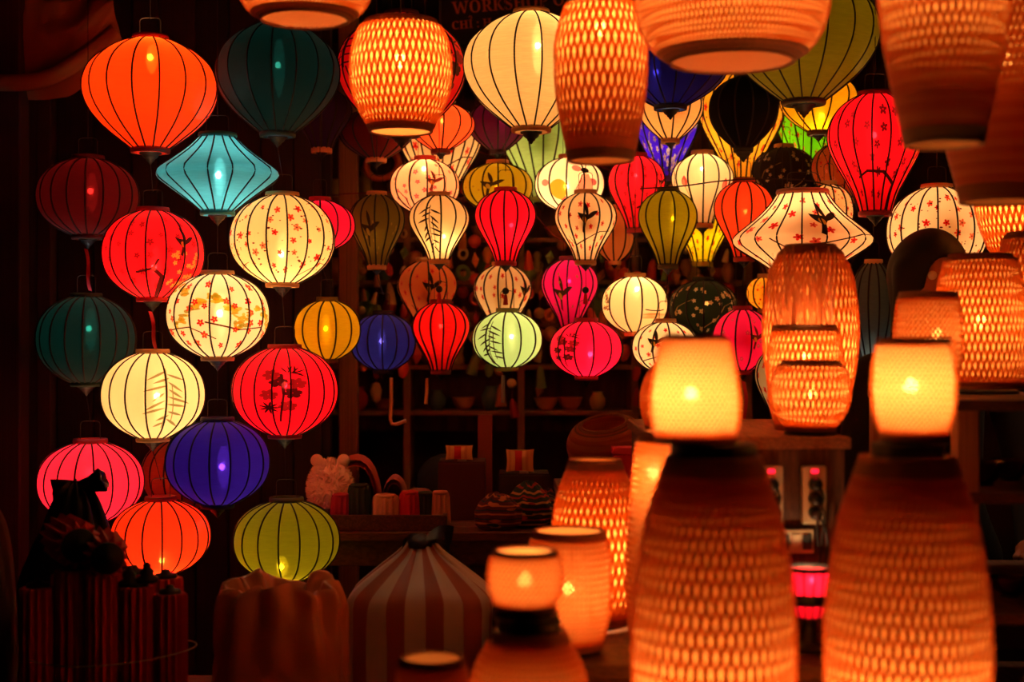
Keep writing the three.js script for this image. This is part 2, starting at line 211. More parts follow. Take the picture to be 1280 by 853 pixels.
// left-hand curtain of lanterns, four columns
silk({ px: 188, top: 50, bot: 186, w: 166, d: 4.15, shape: 'ball', dye: '#ff4a12', glow: 0.95, bulb: [190, 73], ringColor: '#a02412', label: 'large plain orange lantern beside the draped cloth, topmost of its string' });
silk({ px: 191, top: 265, bot: 372, w: 126, d: 4.18, print: 'redBird', ground: '#f51828', glow: 1.0, bulb: [195, 335], ringColor: '#b01820', ribbon: [10, 0.03, 46], label: 'red lantern painted with a bird, dark branch and small blossoms' });
silk({ px: 191, top: 442, bot: 547, w: 128, d: 4.18, print: 'bamboo', ground: '#ffeac0', glow: 0.72, bulb: [199, 495], label: 'pale yellow lantern painted with grey bamboo, below the red bird lantern' });
silk({ px: 201, top: 626, bot: 717, w: 122, d: 4.15, dye: '#ff3a18', glow: 1.0, bulb: [205, 700], ringColor: '#b03018', label: 'plain orange-red lantern above the bundle of folded lanterns, lowest of its string' });
silk({ px: 110, top: 200, bot: 294, w: 125, d: 4.4, dye: '#5a0a10', glow: 0.5, rough: 0.86, bulb: [116, 240], through: 0.45, n: 18, ringColor: '#4a1010', ribbon: [8, 0.02, 52], label: 'dark red flattened lantern with a bright bulb, by the boarded wall' });
silk({ px: 108, top: 372, bot: 478, w: 121, d: 4.4, dye: '#062a20', glow: 0.55, rough: 0.86, bulb: [114, 411], lamp: 'cool', through: 0.45, n: 18, ringColor: '#12302a', label: 'dark green lantern with a bright bulb, between dark red and pink lanterns' });
silk({ px: 113, top: 554, bot: 652, w: 130, d: 4.4, dye: '#ff2f62', glow: 0.95, bulb: [112, 608], n: 18, ringColor: '#a02838', label: 'plain pink lantern behind the black bag, under the dark green one' });
silk({ px: 272, top: 172, bot: 264, w: 153, d: 4.1, shape: 'diamond', dye: '#5ab2aa', glow: 0.4, rough: 0.9, bulb: [275, 220], lamp: 'cool', ringColor: '#2a8a90', label: 'turquoise diamond-shaped lantern with a wide sharp waist' });
silk({ px: 272, top: 344, bot: 446, w: 128, d: 4.1, print: 'goldBlossom', ground: '#ffeccc', glow: 0.7, bulb: [277, 392], label: 'cream lantern densely painted with gold leaves and red blossoms' });
silk({ px: 272, top: 527, bot: 630, w: 129, d: 4.1, dye: '#3a1680', glow: 0.38, rough: 0.86, bulb: [280, 583], lamp: 'cool', n: 16, ringColor: '#1a1050', label: 'violet blue lantern with a white bulb showing, lowest of its string' });
silk({ px: 347, top: 30, bot: 166, w: 154, d: 4.28, shape: 'ball', dye: '#05221a', glow: 0.5, rough: 0.86, bulb: [349, 83], lamp: 'cool', through: 0.45, ringColor: '#0f2a26', label: 'large dark green lantern beside the large orange one' });
silk({ px: 353, top: 246, bot: 354, w: 130, d: 4.2, print: 'redBlossom', ground: '#ffe2ac', glow: 0.75, bulb: [353, 318], label: 'cream lantern scattered with small red blossoms, above the red peony lantern' });
silk({ px: 356, top: 436, bot: 543, w: 131, d: 4.2, print: 'peony', ground: '#f3122c', glow: 0.95, bulb: [357, 481], n: 18, ringColor: '#8a1018', label: 'red lantern with a dark painted peony in front of its bulb' });
silk({ px: 358, top: 627, bot: 725, w: 132, d: 4.2, dye: '#7e7e10', glow: 0.6, rough: 0.9, bulb: [352, 708], n: 16, ringColor: '#4a4a12', label: 'olive green lantern above the orange plastic bag' });
silk({ px: 232, top: 548, bot: 638, w: 110, d: 4.75, dye: '#d86a40', glow: 0, label: 'unlit orange lantern hidden behind the violet blue lantern' });
silk({ px: 400, top: 252, bot: 313, w: 86, d: 4.7, dye: '#fa1850', glow: 0.95, n: 12, ringColor: '#a01838', label: 'plain hot pink lantern tucked behind the cream red-blossom lantern' });
silk({ px: 409, top: 377, bot: 449, w: 84, d: 4.6, dye: '#c89808', glow: 0.62, rough: 0.9, bulb: [408, 411], n: 12, ringColor: '#6a5010', label: 'plain yellow lantern between the wooden post and red peony lantern' });
silk({ px: 479, top: 394, bot: 462, w: 82, d: 4.85, dye: '#221a52', glow: 0.6, rough: 0.84, bulb: [477, 427], lamp: 'cool', n: 14, ringColor: '#181238', strip: [10, 58, 18], label: 'small navy blue lantern with a white bulb showing' });
// middle rows
silk({ px: 471, top: 245, bot: 332, w: 68, d: 4.8, shape: 'balloon', print: 'darkBird', ground: '#6a5418', glow: 0.32, bulb: [469, 292], through: 0.45, n: 12, label: 'dim olive brown balloon lantern painted with a dark bird' });
silk({ px: 549, top: 246, bot: 325, w: 74, d: 4.7, shape: 'balloon', print: 'bambooBlack', ground: '#ffe0a8', glow: 0.65, bulb: [556, 296], n: 12, tassel: 22, label: 'cream balloon lantern painted with black bamboo' });
silk({ px: 632, top: 240, bot: 327, w: 77, d: 4.7, shape: 'balloon', dye: '#fa1438', glow: 0.85, bulb: [640, 282], n: 14, ringColor: '#a01020', tassel: 22, label: 'plain crimson balloon lantern in front of the olive bird lantern' });
silk({ px: 732, top: 243, bot: 326, w: 76, d: 4.7, shape: 'balloon', print: 'birdBlossom', ground: '#ffe0b0', glow: 0.7, n: 12, tassel: 22, label: 'cream balloon lantern painted with a black bird and red blossoms' });
silk({ px: 531, top: 201, bot: 266, w: 86, d: 5.0, print: 'pinkBird', ground: '#ffb890', glow: 0.75, bulb: [530, 212], n: 12, ringColor: '#c04838', label: 'peach pink round lantern painted with a bird and rosy blossoms' });
silk({ px: 622, top: 206, bot: 264, w: 88, d: 5.0, print: 'darkBird', ground: '#a88c10', glow: 0.5, bulb: [622, 236], n: 14, seed: 2, label: 'olive yellow round lantern painted with a dark bird' });
silk({ px: 712, top: 199, bot: 263, w: 86, d: 5.0, print: 'lady', ground: '#fff2d4', glow: 0.9, bulb: [707, 234], n: 12, ringColor: '#c07050', label: 'white round lantern painted with a lady in a pink robe' });
silk({ px: 796, top: 197, bot: 286, w: 72, d: 5.0, shape: 'balloon', print: 'redBird', ground: '#f81c34', seed: 3, glow: 0.85, bulb: [794, 220], n: 12, ringColor: '#981420', label: 'rosy red balloon lantern with a painted bird, beside the purple lantern' });
silk({ px: 835, top: 240, bot: 331, w: 74, d: 4.7, shape: 'balloon', dye: '#a08c08', glow: 0.65, rough: 0.9, bulb: [841, 274], n: 12, ringColor: '#4a4010', label: 'plain yellow-green balloon lantern in front of the tulip lantern' });
silk({ px: 878, top: 194, bot: 280, w: 76, d: 4.95, shape: 'balloon', print: 'tulip', ground: '#ffe8bc', glow: 0.72, bulb: [877, 212], n: 12, label: 'cream balloon lantern painted with red tulip buds' });
silk({ px: 878, top: 240, bot: 328, w: 74, d: 5.3, shape: 'balloon', print: 'redBlossom', ground: '#fff018', seed: 4, glow: 0.85, n: 12, ringColor: '#b0a020', label: 'bright yellow balloon lantern with red blossoms behind the tulip lantern' });
silk({ px: 930, top: 229, bot: 322, w: 75, d: 4.7, shape: 'balloon', dye: '#ff4a20', glow: 0.8, bulb: [931, 265], n: 12, ringColor: '#a02818', label: 'plain orange balloon lantern beside the wide cream blossom lantern' });
silk({ px: 551, top: 130, bot: 187, w: 84, d: 4.85, shape: 'ball', dye: '#ff5a2a', glow: 0.85, bulb: [554, 152], n: 12, ringColor: '#6a2014', label: 'plain orange round lantern under the large red lantern' });
silk({ px: 550, top: 130, bot: 250, w: 104, d: 5.3, shape: 'balloon', print: 'birdBlossom', ground: '#ffdca8', seed: 6, glow: 0.68, n: 22, label: 'tall cream balloon lantern with close ribs behind the plain orange round one' });
silk({ px: 622, top: 126, bot: 188, w: 74, d: 5.05, shape: 'ball', dye: '#5a0f3a', glow: 0.4, rough: 0.86, bulb: [628, 150], n: 12, ringColor: '#2a0818', label: 'small dark plum lantern beside the large cream one' });
silk({ px: 664, top: 18, bot: 160, w: 170, d: 4.3, shape: 'ball', dye: '#ffe0a8', glow: 0.68, bulb: [673, 59], n: 16, ringColor: '#c09060', label: 'large plain cream lantern with brown ribs below the signboard' });
silk({ px: 678, top: 120, bot: 248, w: 110, d: 5.4, shape: 'balloon', dye: '#c8f0a0', glow: 0.6, n: 18, ringColor: '#90b060', label: 'tall pale green balloon lantern behind the large cream one' });
silk({ px: 502, top: 20, bot: 166, w: 160, d: 4.42, shape: 'ball', print: 'peony', ground: '#d80c18', seed: 8, glow: 0.42, turn: 0.7, n: 18, ringColor: '#5a1010', label: 'large red lantern behind the round woven bamboo lantern' });
silk({ px: 470, top: 138, bot: 198, w: 92, d: 5.0, shape: 'ball', dye: '#7a1a14', glow: 0, n: 12, label: 'unlit dark red lantern behind the large red one' });
silk({ px: 402, top: 112, bot: 186, w: 74, d: 4.9, dye: '#3a1c5a', glow: 0, n: 12, shape: 'balloon', label: 'unlit dark violet lantern beside the large dark green one' });
silk({ px: 838, top: 44, bot: 132, w: 142, d: 4.3, shape: 'ball', dye: '#0c083c', glow: 0.3, rough: 0.86, bulb: [817, 92], lamp: 'cool', n: 16, ringColor: '#0a0830', label: 'large dark blue lantern hanging below the wide bamboo lantern' });
silk({ px: 838, top: 98, bot: 174, w: 82, d: 4.7, shape: 'ball', dye: '#ffc880', glow: 0.75, n: 12, label: 'plain apricot lantern below the large dark blue one' });
silk({ px: 833, top: 120, bot: 222, w: 80, d: 5.1, shape: 'balloon', print: 'paleBlossom', ground: '#4a12c0', glow: 0.6, lamp: 'cool', n: 12, ringColor: '#301060', label: 'purple balloon lantern painted with pale gold blossoms' });
silk({ px: 929, top: 98, bot: 184, w: 86, d: 4.6, shape: 'ball', dye: '#060807', glow: 0, through: 0.1, n: 12, ringColor: '#080808', finial: 1.1, label: 'unlit black balloon lantern in front of the yellow blossom one' });
silk({ px: 927, top: 92, bot: 224, w: 106, d: 5.2, shape: 'balloon', print: 'redBlossom', ground: '#ffc030', seed: 9, glow: 1.0, n: 18, ringColor: '#b07820', label: 'golden yellow balloon lantern with red blossoms behind the black one' });
silk({ px: 1005, top: -28, bot: 126, w: 185, d: 4.3, shape: 'ball', dye: '#80740c', glow: 0.42, bulb: [1003, 30], n: 16, ringColor: '#3a3010', label: 'very large olive green lantern beside the wide bamboo lantern' });
silk({ px: 1023, top: 92, bot: 164, w: 96, d: 4.75, shape: 'ball', dye: '#e8b010', glow: 0.6, bulb: [1026, 146], n: 12, ringColor: '#3a2810', label: 'plain golden lantern right below the very large olive lantern' });
silk({ px: 1012, top: 104, bot: 226, w: 84, d: 5.3, shape: 'balloon', print: 'redBlossom', ground: '#78e818', seed: 11, glow: 0.75, n: 12, label: 'bright green balloon lantern with small blossoms behind the golden lantern' });
silk({ px: 980, top: 186, bot: 248, w: 78, d: 5.1, print: 'paleBlossom', ground: '#2a1a10', seed: 2, glow: 0.08, n: 12, label: 'unlit brown blossom lantern above the wide cream lantern' });
silk({ px: 1003, top: 243, bot: 336, w: 174, d: 4.3, shape: 'hat', print: 'birdBlossom', ground: '#ffdcb4', seed: 12, glow: 0.75, n: 18, ringColor: '#b07058', finial: 0, label: 'wide cream hat-shaped lantern with red blossoms and a painted bird' });
silk({ px: 1094, top: 120, bot: 265, w: 117, d: 4.2, shape: 'balloon', print: 'roseBlossom', ground: '#f8142c', glow: 0.9, bulb: [1090, 170], n: 16, ringColor: '#881018', finial: 0.6, label: 'tall red balloon lantern with dark blossoms and a painted bird' });
silk({ px: 1171, top: 236, bot: 346, w: 121, d: 4.3, print: 'redBlossom', ground: '#ffe9c4', seed: 13, glow: 0.78, n: 16, label: 'cream lantern with red blossoms behind the dark haired person' });
silk({ px: 1036, top: 232, bot: 300, w: 62, d: 4.75, print: 'redBlossom', ground: '#ffd8a0', seed: 14, glow: 0.7, n: 12, label: 'small cream lantern half hidden behind the hat-shaped lantern' });
silk({ px: 1052, top: 180, bot: 268, w: 74, d: 4.9, shape: 'balloon', print: 'redBlossom', ground: '#c86028', seed: 15, glow: 0.18, n: 12, label: 'dim orange blossom lantern behind the tall red balloon lantern' });
silk({ px: 534, top: 328, bot: 412, w: 76, d: 5.1, shape: 'balloon', print: 'birdBlossom', ground: '#e07a40', seed: 16, glow: 0.2, n: 10, label: 'dim orange balloon lantern with dark branches behind the small red one' });
silk({ px: 628, top: 333, bot: 416, w: 72, d: 5.0, shape: 'balloon', print: 'birdBlossom', ground: '#f0d8a8', seed: 17, glow: 0.45, n: 12, turn: 0.9, label: 'dim cream balloon lantern with bird and branch above the pale green one' });
silk({ px: 712, top: 326, bot: 410, w: 70, d: 5.0, shape: 'balloon', print: 'darkBird', ground: '#e01478', seed: 18, glow: 0.6, bulb: [711, 352], n: 12, ringColor: '#801040', label: 'magenta balloon lantern painted with a black bird and dotted flowers' });
silk({ px: 551, top: 380, bot: 463, w: 72, d: 4.75, shape: 'balloon', dye: '#f0181c', glow: 0.62, rough: 0.9, bulb: [551, 408], n: 14, ringColor: '#781010', strip: [-17, 32], label: 'small plain red balloon lantern beside the navy lantern' });
silk({ px: 634, top: 391, bot: 459, w: 87, d: 4.75, print: 'bambooBlack', ground: '#bce8b4', seed: 3, glow: 0.62, bulb: [640, 421], n: 12, ringColor: '#7a8048', strip: [-5, 34], stripColor: '#8a9098', label: 'pale green round lantern painted with dark bamboo' });
silk({ px: 733, top: 403, bot: 470, w: 92, d: 4.75, print: 'peony', ground: '#fa1650', seed: 19, turn: -0.9, glow: 0.85, bulb: [738, 443], n: 12, ringColor: '#a01838', label: 'hot pink round lantern with a peony painted on its side' });
silk({ px: 794, top: 347, bot: 415, w: 84, d: 4.85, print: 'ink', ground: '#ffe4b4', glow: 0.72, bulb: [796, 362], n: 12, label: 'cream round lantern painted with a small ink boat' });
silk({ px: 879, top: 352, bot: 418, w: 84, d: 5.0, print: 'paleBlossom', ground: '#1c2a1a', seed: 20, glow: 0.2, bulb: [883, 380], n: 12, through: 0.4, ringColor: '#12180e', label: 'very dark green lantern with pale blossoms and a visible bulb' });
silk({ px: 832, top: 404, bot: 465, w: 83, d: 4.7, print: 'birdBlossom', ground: '#fff0cc', seed: 21, turn: -0.5, glow: 0.8, n: 12, label: 'white round lantern with bird, below the ink boat lantern' });
silk({ px: 928, top: 388, bot: 463, w: 76, d: 4.75, print: 'pinkBird', ground: '#f01c64', seed: 22, glow: 0.75, n: 12, ringColor: '#a01838', ribbon: [2, 0.01, 60], label: 'hot pink lantern painted with a bird, below the small yellow one' });
silk({ px: 954, top: 348, bot: 386, w: 44, d: 5.1, print: 'redBlossom', ground: '#ffb428', seed: 23, glow: 0.8, n: 10, label: 'very small yellow blossom lantern' });
silk({ px: 768, top: 262, bot: 326, w: 52, d: 5.1, print: 'tulip', ground: '#e09050', seed: 2, glow: 0.25, n: 10, label: 'dim orange tulip lantern beside the cream bird balloon' });
silk({ px: 978, top: 436, bot: 530, w: 68, d: 4.6, print: 'birdBlossom', ground: '#d8c8a0', seed: 24, glow: 0.3, n: 10, shape: 'balloon', label: 'greyish cream lantern hidden behind the tall woven lamp' });
silk({ px: 1092, top: 330, bot: 476, w: 60, d: 4.7, shape: 'balloon', dye: '#6a7468', glow: 0.16, bulb: [1092, 441], lamp: 'cool', n: 14, label: 'dim grey green lantern with a white bulb beside the dark haired person' });


// ---------------------------------------------------------------- woven bamboo lamps
const vases = {
  barrel: [[0, 0.8], [0.07, 0.89], [0.25, 0.97], [0.45, 1], [0.7, 0.97], [0.9, 0.85], [1, 0.76]],
  jar: [[0, 0.7], [0.1, 0.88], [0.35, 1], [0.6, 0.98], [0.82, 0.82], [1, 0.6]],
  bullet: [[0, 0.6], [0.06, 0.8], [0.25, 0.97], [0.4, 1], [0.6, 0.96], [0.82, 0.82], [1, 0.68]],
  drum: [[0, 0.92], [0.3, 1], [0.6, 1], [0.8, 0.94], [0.93, 0.8], [1, 0.62]],
  taper: [[0, 0.95], [0.3, 1], [0.55, 0.93], [0.8, 0.75], [1, 0.56]],
  tall: [[0, 0.55], [0.05, 0.63], [0.2, 0.83], [0.38, 0.95], [0.56, 1], [0.8, 0.97], [1, 0.86]],
  dome: [[0, 0.62], [0.05, 0.76], [0.25, 0.88], [0.6, 1], [0.85, 0.97], [1, 0.86]],
  oval: [[0, 0.5], [0.05, 0.68], [0.2, 0.9], [0.5, 1], [0.8, 0.86], [1, 0.55]],
  bowl: [[0, 0.56], [0.08, 0.8], [0.25, 0.96], [0.45, 1], [0.75, 0.9], [1, 0.66]],
};
const bambooMats = [std, std].map((f, i) => phys(['#c8743a', '#b86430'][i], 0.97, { transmission: 0.5, thickness: 0, side: THREE.DoubleSide, specularIntensity: 0.3 }));
const bandMat = phys('#c07a34', 0.97, { map: weaveTex, bumpMap: weaveTex, bumpScale: 0.0012, transmission: 0.42, thickness: 0, side: THREE.DoubleSide, specularIntensity: 0.4 });
const rimMat = std('#8a5024', 0.7);
function strandGeometry(curve, R, Ht, n, twist, width, amp, dir, seg, dt0, db0) {
  const pos = [], idx = [], pt = (t) => { const p = curve.getPointAt(clamp(t)); return [p.x * R, Ht * (1 - p.y)]; };
  for (let i = 0; i <= seg; i++) {
    const t = i / seg, [r, y] = pt(t), ph = 2 * twist * t * n / (2 * Math.PI), a = dir * twist * t, off = amp * Math.cos(Math.PI * ph) * dir;
    const [r1, y1] = pt(t + 0.01), [r0, y0] = pt(t - 0.01), dt = (t > 0.99 || t < 0.01) ? 0.01 : 0.02;
    const T = V(Math.sin(a), 0, Math.cos(a)).multiplyScalar((r1 - r0) / dt).add(V(Math.cos(a), 0, -Math.sin(a)).multiplyScalar(r * dir * twist)).add(V(0, (y1 - y0) / dt, 0)).normalize();
    const N = V(Math.sin(a) * (y0 - y1), (r1 - r0), Math.cos(a) * (y0 - y1)).normalize(), B = N.clone().cross(T), gap = Math.max(dt0 ? 1 - t / dt0 : 0, db0 ? 1 - (1 - t) / db0 : 0, 0), hw = Math.min(width * (1 + 0.95 * gap), 2 * Math.PI * r / n * 0.97) / 2, c = V(Math.sin(a) * r, y, Math.cos(a) * r).addScaledVector(N, off);
    const p = c.clone().addScaledVector(B, hw), q = c.clone().addScaledVector(B, -hw); pos.push(p.x, p.y, p.z, q.x, q.y, q.z);
    if (i) { const k = 2 * i; idx.push(k - 2, k - 1, k, k, k - 1, k + 1); }
  }
  const g = new THREE.BufferGeometry(); g.setAttribute('position', new THREE.Float32BufferAttribute(pos, 3)); g.setIndex(idx); g.computeVertexNormals(); return g;
}
function woven(o) {
  const { px, top, bot, w, d, shape = 'barrel', glow = 1, pitch = 9, wf = 0.44, label, name = 'woven_lamp', liner = '#ffbe68', through = 0.6 } = o;
  const s = d / F, R = w / 2 * s, Ht = (bot - top) * s, g = base(name, at(px, bot, d), label, o.category ?? 'lamp', o.group);
  const pts = vases[shape], curve = new THREE.CatmullRomCurve3(pts.map(([t, r]) => V(r, t, 0)), false, 'catmullrom', 0.5), prof = curve.getSpacedPoints(20).map((p) => [clamp(p.y), p.x]);
  const n = Math.max(20, Math.round(2 * Math.PI * R / (pitch * s))), twist = (o.lean ?? 0.36) * Ht / R, seg = Math.ceil(2 * twist * n / (2 * Math.PI) * 2.5) + 8, amp = 0.0011;
  if (o.weaveBelow) { const r = R * prof[prof.length - 1][1], st = pitch * s, list = []; for (const a of [0.6, -0.6]) for (let x = -r + st / 2; x < r; x += st) { const L = 2 * Math.sqrt(Math.max(0, r * r - x * x)); list.push(new THREE.BoxGeometry(st * 0.4, 0.0009, L).translate(x, a > 0 ? 0.002 : 0.0035, 0).rotateY(a)); } const m = part('bottom_weave', merged(list), bambooMats[0], g); m.userData.kind = 'stuff'; }
  const rows = (inset, a = 0, b = 1) => prof.filter(([t]) => t >= a - 1e-6 && t <= b + 1e-6).map(([t, r]) => [Math.max(0.004, R * r - inset), Ht * (1 - t)]);
  const lm = phys(liner, o.rough ?? 0.89, { map: slubTex, transmission: through, thickness: 0, side: THREE.DoubleSide, specularIntensity: 0.2 });
  if (!o.bare) part('cloth_liner', lathe(rows(0.005), 40), lm, g);
  const A = strandGeometry(curve, R, Ht, n, twist, wf * pitch * s, amp, 1, seg, o.denseTop ?? 0.12, o.denseBottom ?? 0.12), B = strandGeometry(curve, R, Ht, n, twist, wf * pitch * s, amp, -1, seg, o.denseTop ?? 0.12, o.denseBottom ?? 0.12);
  for (const [k, geo] of [A, B].entries()) { const list = []; for (let i = 0; i < n; i++) list.push(geo.clone().rotateY(2 * Math.PI * (i + 0.5 * k * 0) / n)); const m = part('woven_strips', mergeGeometries(list), bambooMats[k], g); m.userData.kind = 'stuff'; }
  const uvBand = (geo) => { const u = geo.attributes.uv, p = geo.attributes.position; for (let i = 0; i < u.count; i++) u.setXY(i, u.getX(i) * 2 * Math.PI * R / 0.06, p.getY(i) / 0.06); return geo; };
  const band = (a, b) => { const q = []; for (let i = 0; i <= 8; i++) { const t = a + (b - a) * i / 8; let k = 1; while (k < prof.length - 1 && prof[k][0] < t) k++; const [t0, r0] = prof[k - 1], [t1, r1] = prof[k], r = r0 + (r1 - r0) * clamp((t - t0) / (t1 - t0 + 1e-9)); q.push([R * r + 0.0022, Ht * (1 - t)]); } return uvBand(lathe(q, 44)); };
  const bt = Math.min(0.05, o.bandTop ?? 0.04), bb = Math.min(0.05, o.bandBottom ?? 0.04);
  if (bt) part('plaited_band', band(0, bt), bandMat, g); if (bb) part('plaited_band', band(1 - bb, 1), bandMat, g);
  const rim = (r, y) => { const m = part('rim', new THREE.TorusGeometry(r, 0.0042, 6, 40), rimMat, g, V(0, y, 0)); m.rotation.x = Math.PI / 2; };
  rim(R * prof[0][1], Ht); rim(R * prof[prof.length - 1][1], 0);
  if (o.base) { const [bw, bh] = o.base, br = bw / 2 * s, hh = bh * s; part('black_base', lathe([[0.001, -hh], [br * 1.02, -hh], [br * 1.06, -hh * 0.7], [br * 0.96, -hh * 0.35], [br * 0.98, 0.002], [0.001, 0.004]], 32), M.blackWood, g); }
  if (o.lid) { const lr = R * prof[0][1] * o.lid; part('black_lid', lathe([[0.001, -0.004], [lr * 0.97, -0.004], [lr, 0.004], [lr, 0.02], [lr * 0.96, 0.024], [0.001, 0.024]], 32), M.blackWood, g, V(0, Ht, 0)); }
  if (o.hang) hung.push({ g, top: Ht + 0.02, low: 0, R, prof, Ht, rigid: true });
  const [bx, by] = o.bulb ?? [px, (top + bot) / 2], bl = Math.min(0.035, Ht * 0.2);
  if (!o.bare) { bulb(g, V((bx - px) * s * 0.9, (bot - by) * s, o.forward ? R * o.forward : 0), 'amber', glow * GLOW * R * R * 62, clamp(R / 0.1, 0.8, 1.2) * 1.7, bl, true, true);
    const y = (bot - by) * s; if (o.hang) part('lamp_flex', tube([V((bx - px) * s * 0.9, y + bl, 0), V(0, (y + Ht) / 2 + 0.01, 0), V(0, Ht + 0.02, 0)], 0.0016, 8, 5), M.cord, g); else part('lamp_stem', tube([V((bx - px) * s * 0.9, y - bl * 0.9, 0), V(0, y * 0.4, 0), V(0, 0.004, 0)], 0.004, 8, 6), M.wire, g);
    for (const a of [0, Math.PI / 2]) { const e = part('spider', box(R * 2 * prof[o.hang ? 0 : prof.length - 1][1], 0.003, 0.006), M.wire, g, V(0, o.hang ? Ht : 0.004, 0)); e.rotation.y = a; } }
  if (o.tilt) g.rotation.set(o.tilt[0], 0, o.tilt[1]);
  return g;
}
// hanging overhead
woven({ px: 381, top: -120, bot: 24, w: 176, d: 3.1, shape: 'drum', weaveBelow: true, pitch: 6, glow: 0.5, hang: true, bandTop: 0.05, bandBottom: 0.1, name: 'woven_lantern', category: 'lantern', label: 'wide drum-shaped bamboo lantern above the large dark green lantern' });
woven({ px: 501, top: 28, bot: 164, w: 128, d: 3.5, shape: 'jar', pitch: 8, glow: 0.95, bulb: [500, 76], hang: true, bandTop: 0.06, bandBottom: 0.12, name: 'woven_lantern', category: 'lantern', label: 'round woven bamboo lantern in front of the large red lantern' });
woven({ px: 751, top: -2, bot: 200, w: 118, d: 3.1, shape: 'bullet', pitch: 9.5, glow: 0.8, bulb: [751, 36], denseBottom: 0.3, hang: true, bandTop: 0.05, bandBottom: 0.14, name: 'woven_lantern', category: 'lantern', label: 'long woven bamboo lantern beside the large plain cream lantern' });
woven({ px: 915, top: -140, bot: 77, w: 246, d: 2.9, shape: 'drum', weaveBelow: true, pitch: 6.5, glow: 0.45, bulb: [905, -30], hang: true, bandTop: 0.05, bandBottom: 0.1, name: 'woven_lantern', category: 'lantern', label: 'widest drum-shaped bamboo lantern over the dark blue lantern' });
woven({ px: 1180, top: -160, bot: 180, w: 168, d: 2.45, shape: 'taper', pitch: 10, glow: 0.4, bulb: [1180, -20], denseBottom: 0.45, hang: true, bandTop: 0.05, bandBottom: 0.2, name: 'woven_lantern', category: 'lantern', label: 'long tapering bamboo lantern in front of the tall red balloon lantern' });
woven({ px: 1256, top: -100, bot: 251, w: 190, d: 2.75, shape: 'taper', pitch: 7, wf: 0.6, denseBottom: 0.6, glow: 0.22, hang: true, bandTop: 0.05, bandBottom: 0.5, name: 'woven_lantern', category: 'lantern', label: 'dim closely plaited bamboo lantern above the cream blossom lantern' });
woven({ px: 1290, top: 160, bot: 330, w: 140, d: 3.75, shape: 'jar', pitch: 8, glow: 0.95, hang: true, name: 'woven_lantern', category: 'lantern', label: 'bright round bamboo lantern behind the dim closely plaited one' });

// tables, cabinet and rack that carry the standing lamps
function planksTop(g, x0, x1, y, z0, z1, n, m) { const w = (z1 - z0) / n; for (let i = 0; i < n; i++) part('plank', box(x1 - x0, 0.028, w - 0.004, (x0 + x1) / 2, y - 0.014, z0 + w * (i + 0.5), 0.003), m, g); }
function table(label, x0, x1, y, z0, z1, n = 5) {
  const g = base('wooden_table', V((x0 + x1) / 2, 0, (z0 + z1) / 2), label, 'table'), ox = (x0 + x1) / 2, oz = (z0 + z1) / 2;
  planksTop(g, x0 - ox, x1 - ox, y, z0 - oz, z1 - oz, n, M.tableWood);
  for (const sx of [-1, 1]) for (const sz of [-1, 1]) part('leg', box(0.06, y - 0.028, 0.06, sx * ((x1 - x0) / 2 - 0.05), (y - 0.028) / 2, sz * ((z1 - z0) / 2 - 0.05), 0.005), M.tableWood, g);
  for (const sz of [-1, 1]) part('apron', box(x1 - x0 - 0.08, 0.08, 0.022, 0, y - 0.07, sz * ((z1 - z0) / 2 - 0.05), 0.003), M.tableWood, g);
  return g;
}
const LOW = 0.78, MID = 0.9, TOPC = wy(545, 2.95);
table('low wooden table carrying the two tallest woven lamps', -0.22, 0.98, LOW, -2.57, -1.95);
table('wooden table behind the tallest woven lamps, carrying the cabinet', 0.02, wx(1118, 3.2), MID, -3.62, -2.62);
{
  const x0 = wx(818, 2.9), x1 = wx(1064, 2.9), z0 = -3.58, z1 = -2.9, cx = (x0 + x1) / 2, cz = (z0 + z1) / 2, h = TOPC - MID;
  const g = base('cabinet', V(cx, MID, cz), 'wooden cabinet with power strips screwed to its front', 'cabinet');
  part('cabinet_body', box(x1 - x0 - 0.02, h - 0.024, z1 - z0 - 0.02, 0, (h - 0.024) / 2, 0, 0.004), M.tableWood, g); part('cabinet_top', box(x1 - x0, 0.024, z1 - z0 + 0.01, 0, h - 0.012, 0, 0.004), M.postWood, g);
  for (const [px, n, red] of [[963, 3, '#ff1830'], [1017, 3, '#ff1830']]) {
    const s = 2.9 / F, pg = base('power_strip', at(px, 655, 2.886), px < 1000 ? 'ivory power strip with three plugs, half behind the tall lamp' : 'ivory power strip with three plugs and glowing red switch', 'power strip');
    part('case', box(30 * s, 72 * s, 0.022, 0, 36 * s, 0, 0.004), M.ivoryPlastic, pg);
    for (let k = 0; k < n; k++) { const y = (14 + k * 18) * s, pl = part('plug', lathe([[0.001, 0.024], [0.009, 0.024], [0.0125, 0.018], [0.0135, 0.004], [0.0135, 0], [0.001, 0]], 14).rotateX(Math.PI / 2), M.blackPlastic, pg, V(0, y, 0.011)); part('plug_wire', tube([V(0, 0, 0.019), V(0.012, -0.02, 0.029), V(0.02 - 0.01 * k, -0.075, 0.023), V(0.004, -0.14, 0.019)], 0.0028, 10, 5), M.blackPlastic, pl); }
    part('switch_lamp', box(0.014, 0.008, 0.006, 0, 66 * s, 0.012, 0.002), new THREE.MeshStandardMaterial({ color: '#401010', emissive: red, emissiveIntensity: 3, roughness: 0.3 }), pg);
  }
  const s = 2.9 / F, sw = base('switch_plate', at(994, 692, 2.886), 'ivory switch plate below the power strips', 'switch plate');
  part('plate', box(46 * s, 30 * s, 0.012, 0, 15 * s, 0, 0.003), M.ivoryPlastic, sw); for (const k of [-1, 0, 1]) part('rocker', box(11 * s, 20 * s, 0.01, k * 14 * s, 15 * s, 0.007, 0.002), k ? M.blackPlastic : M.ivoryPlastic, sw);
}
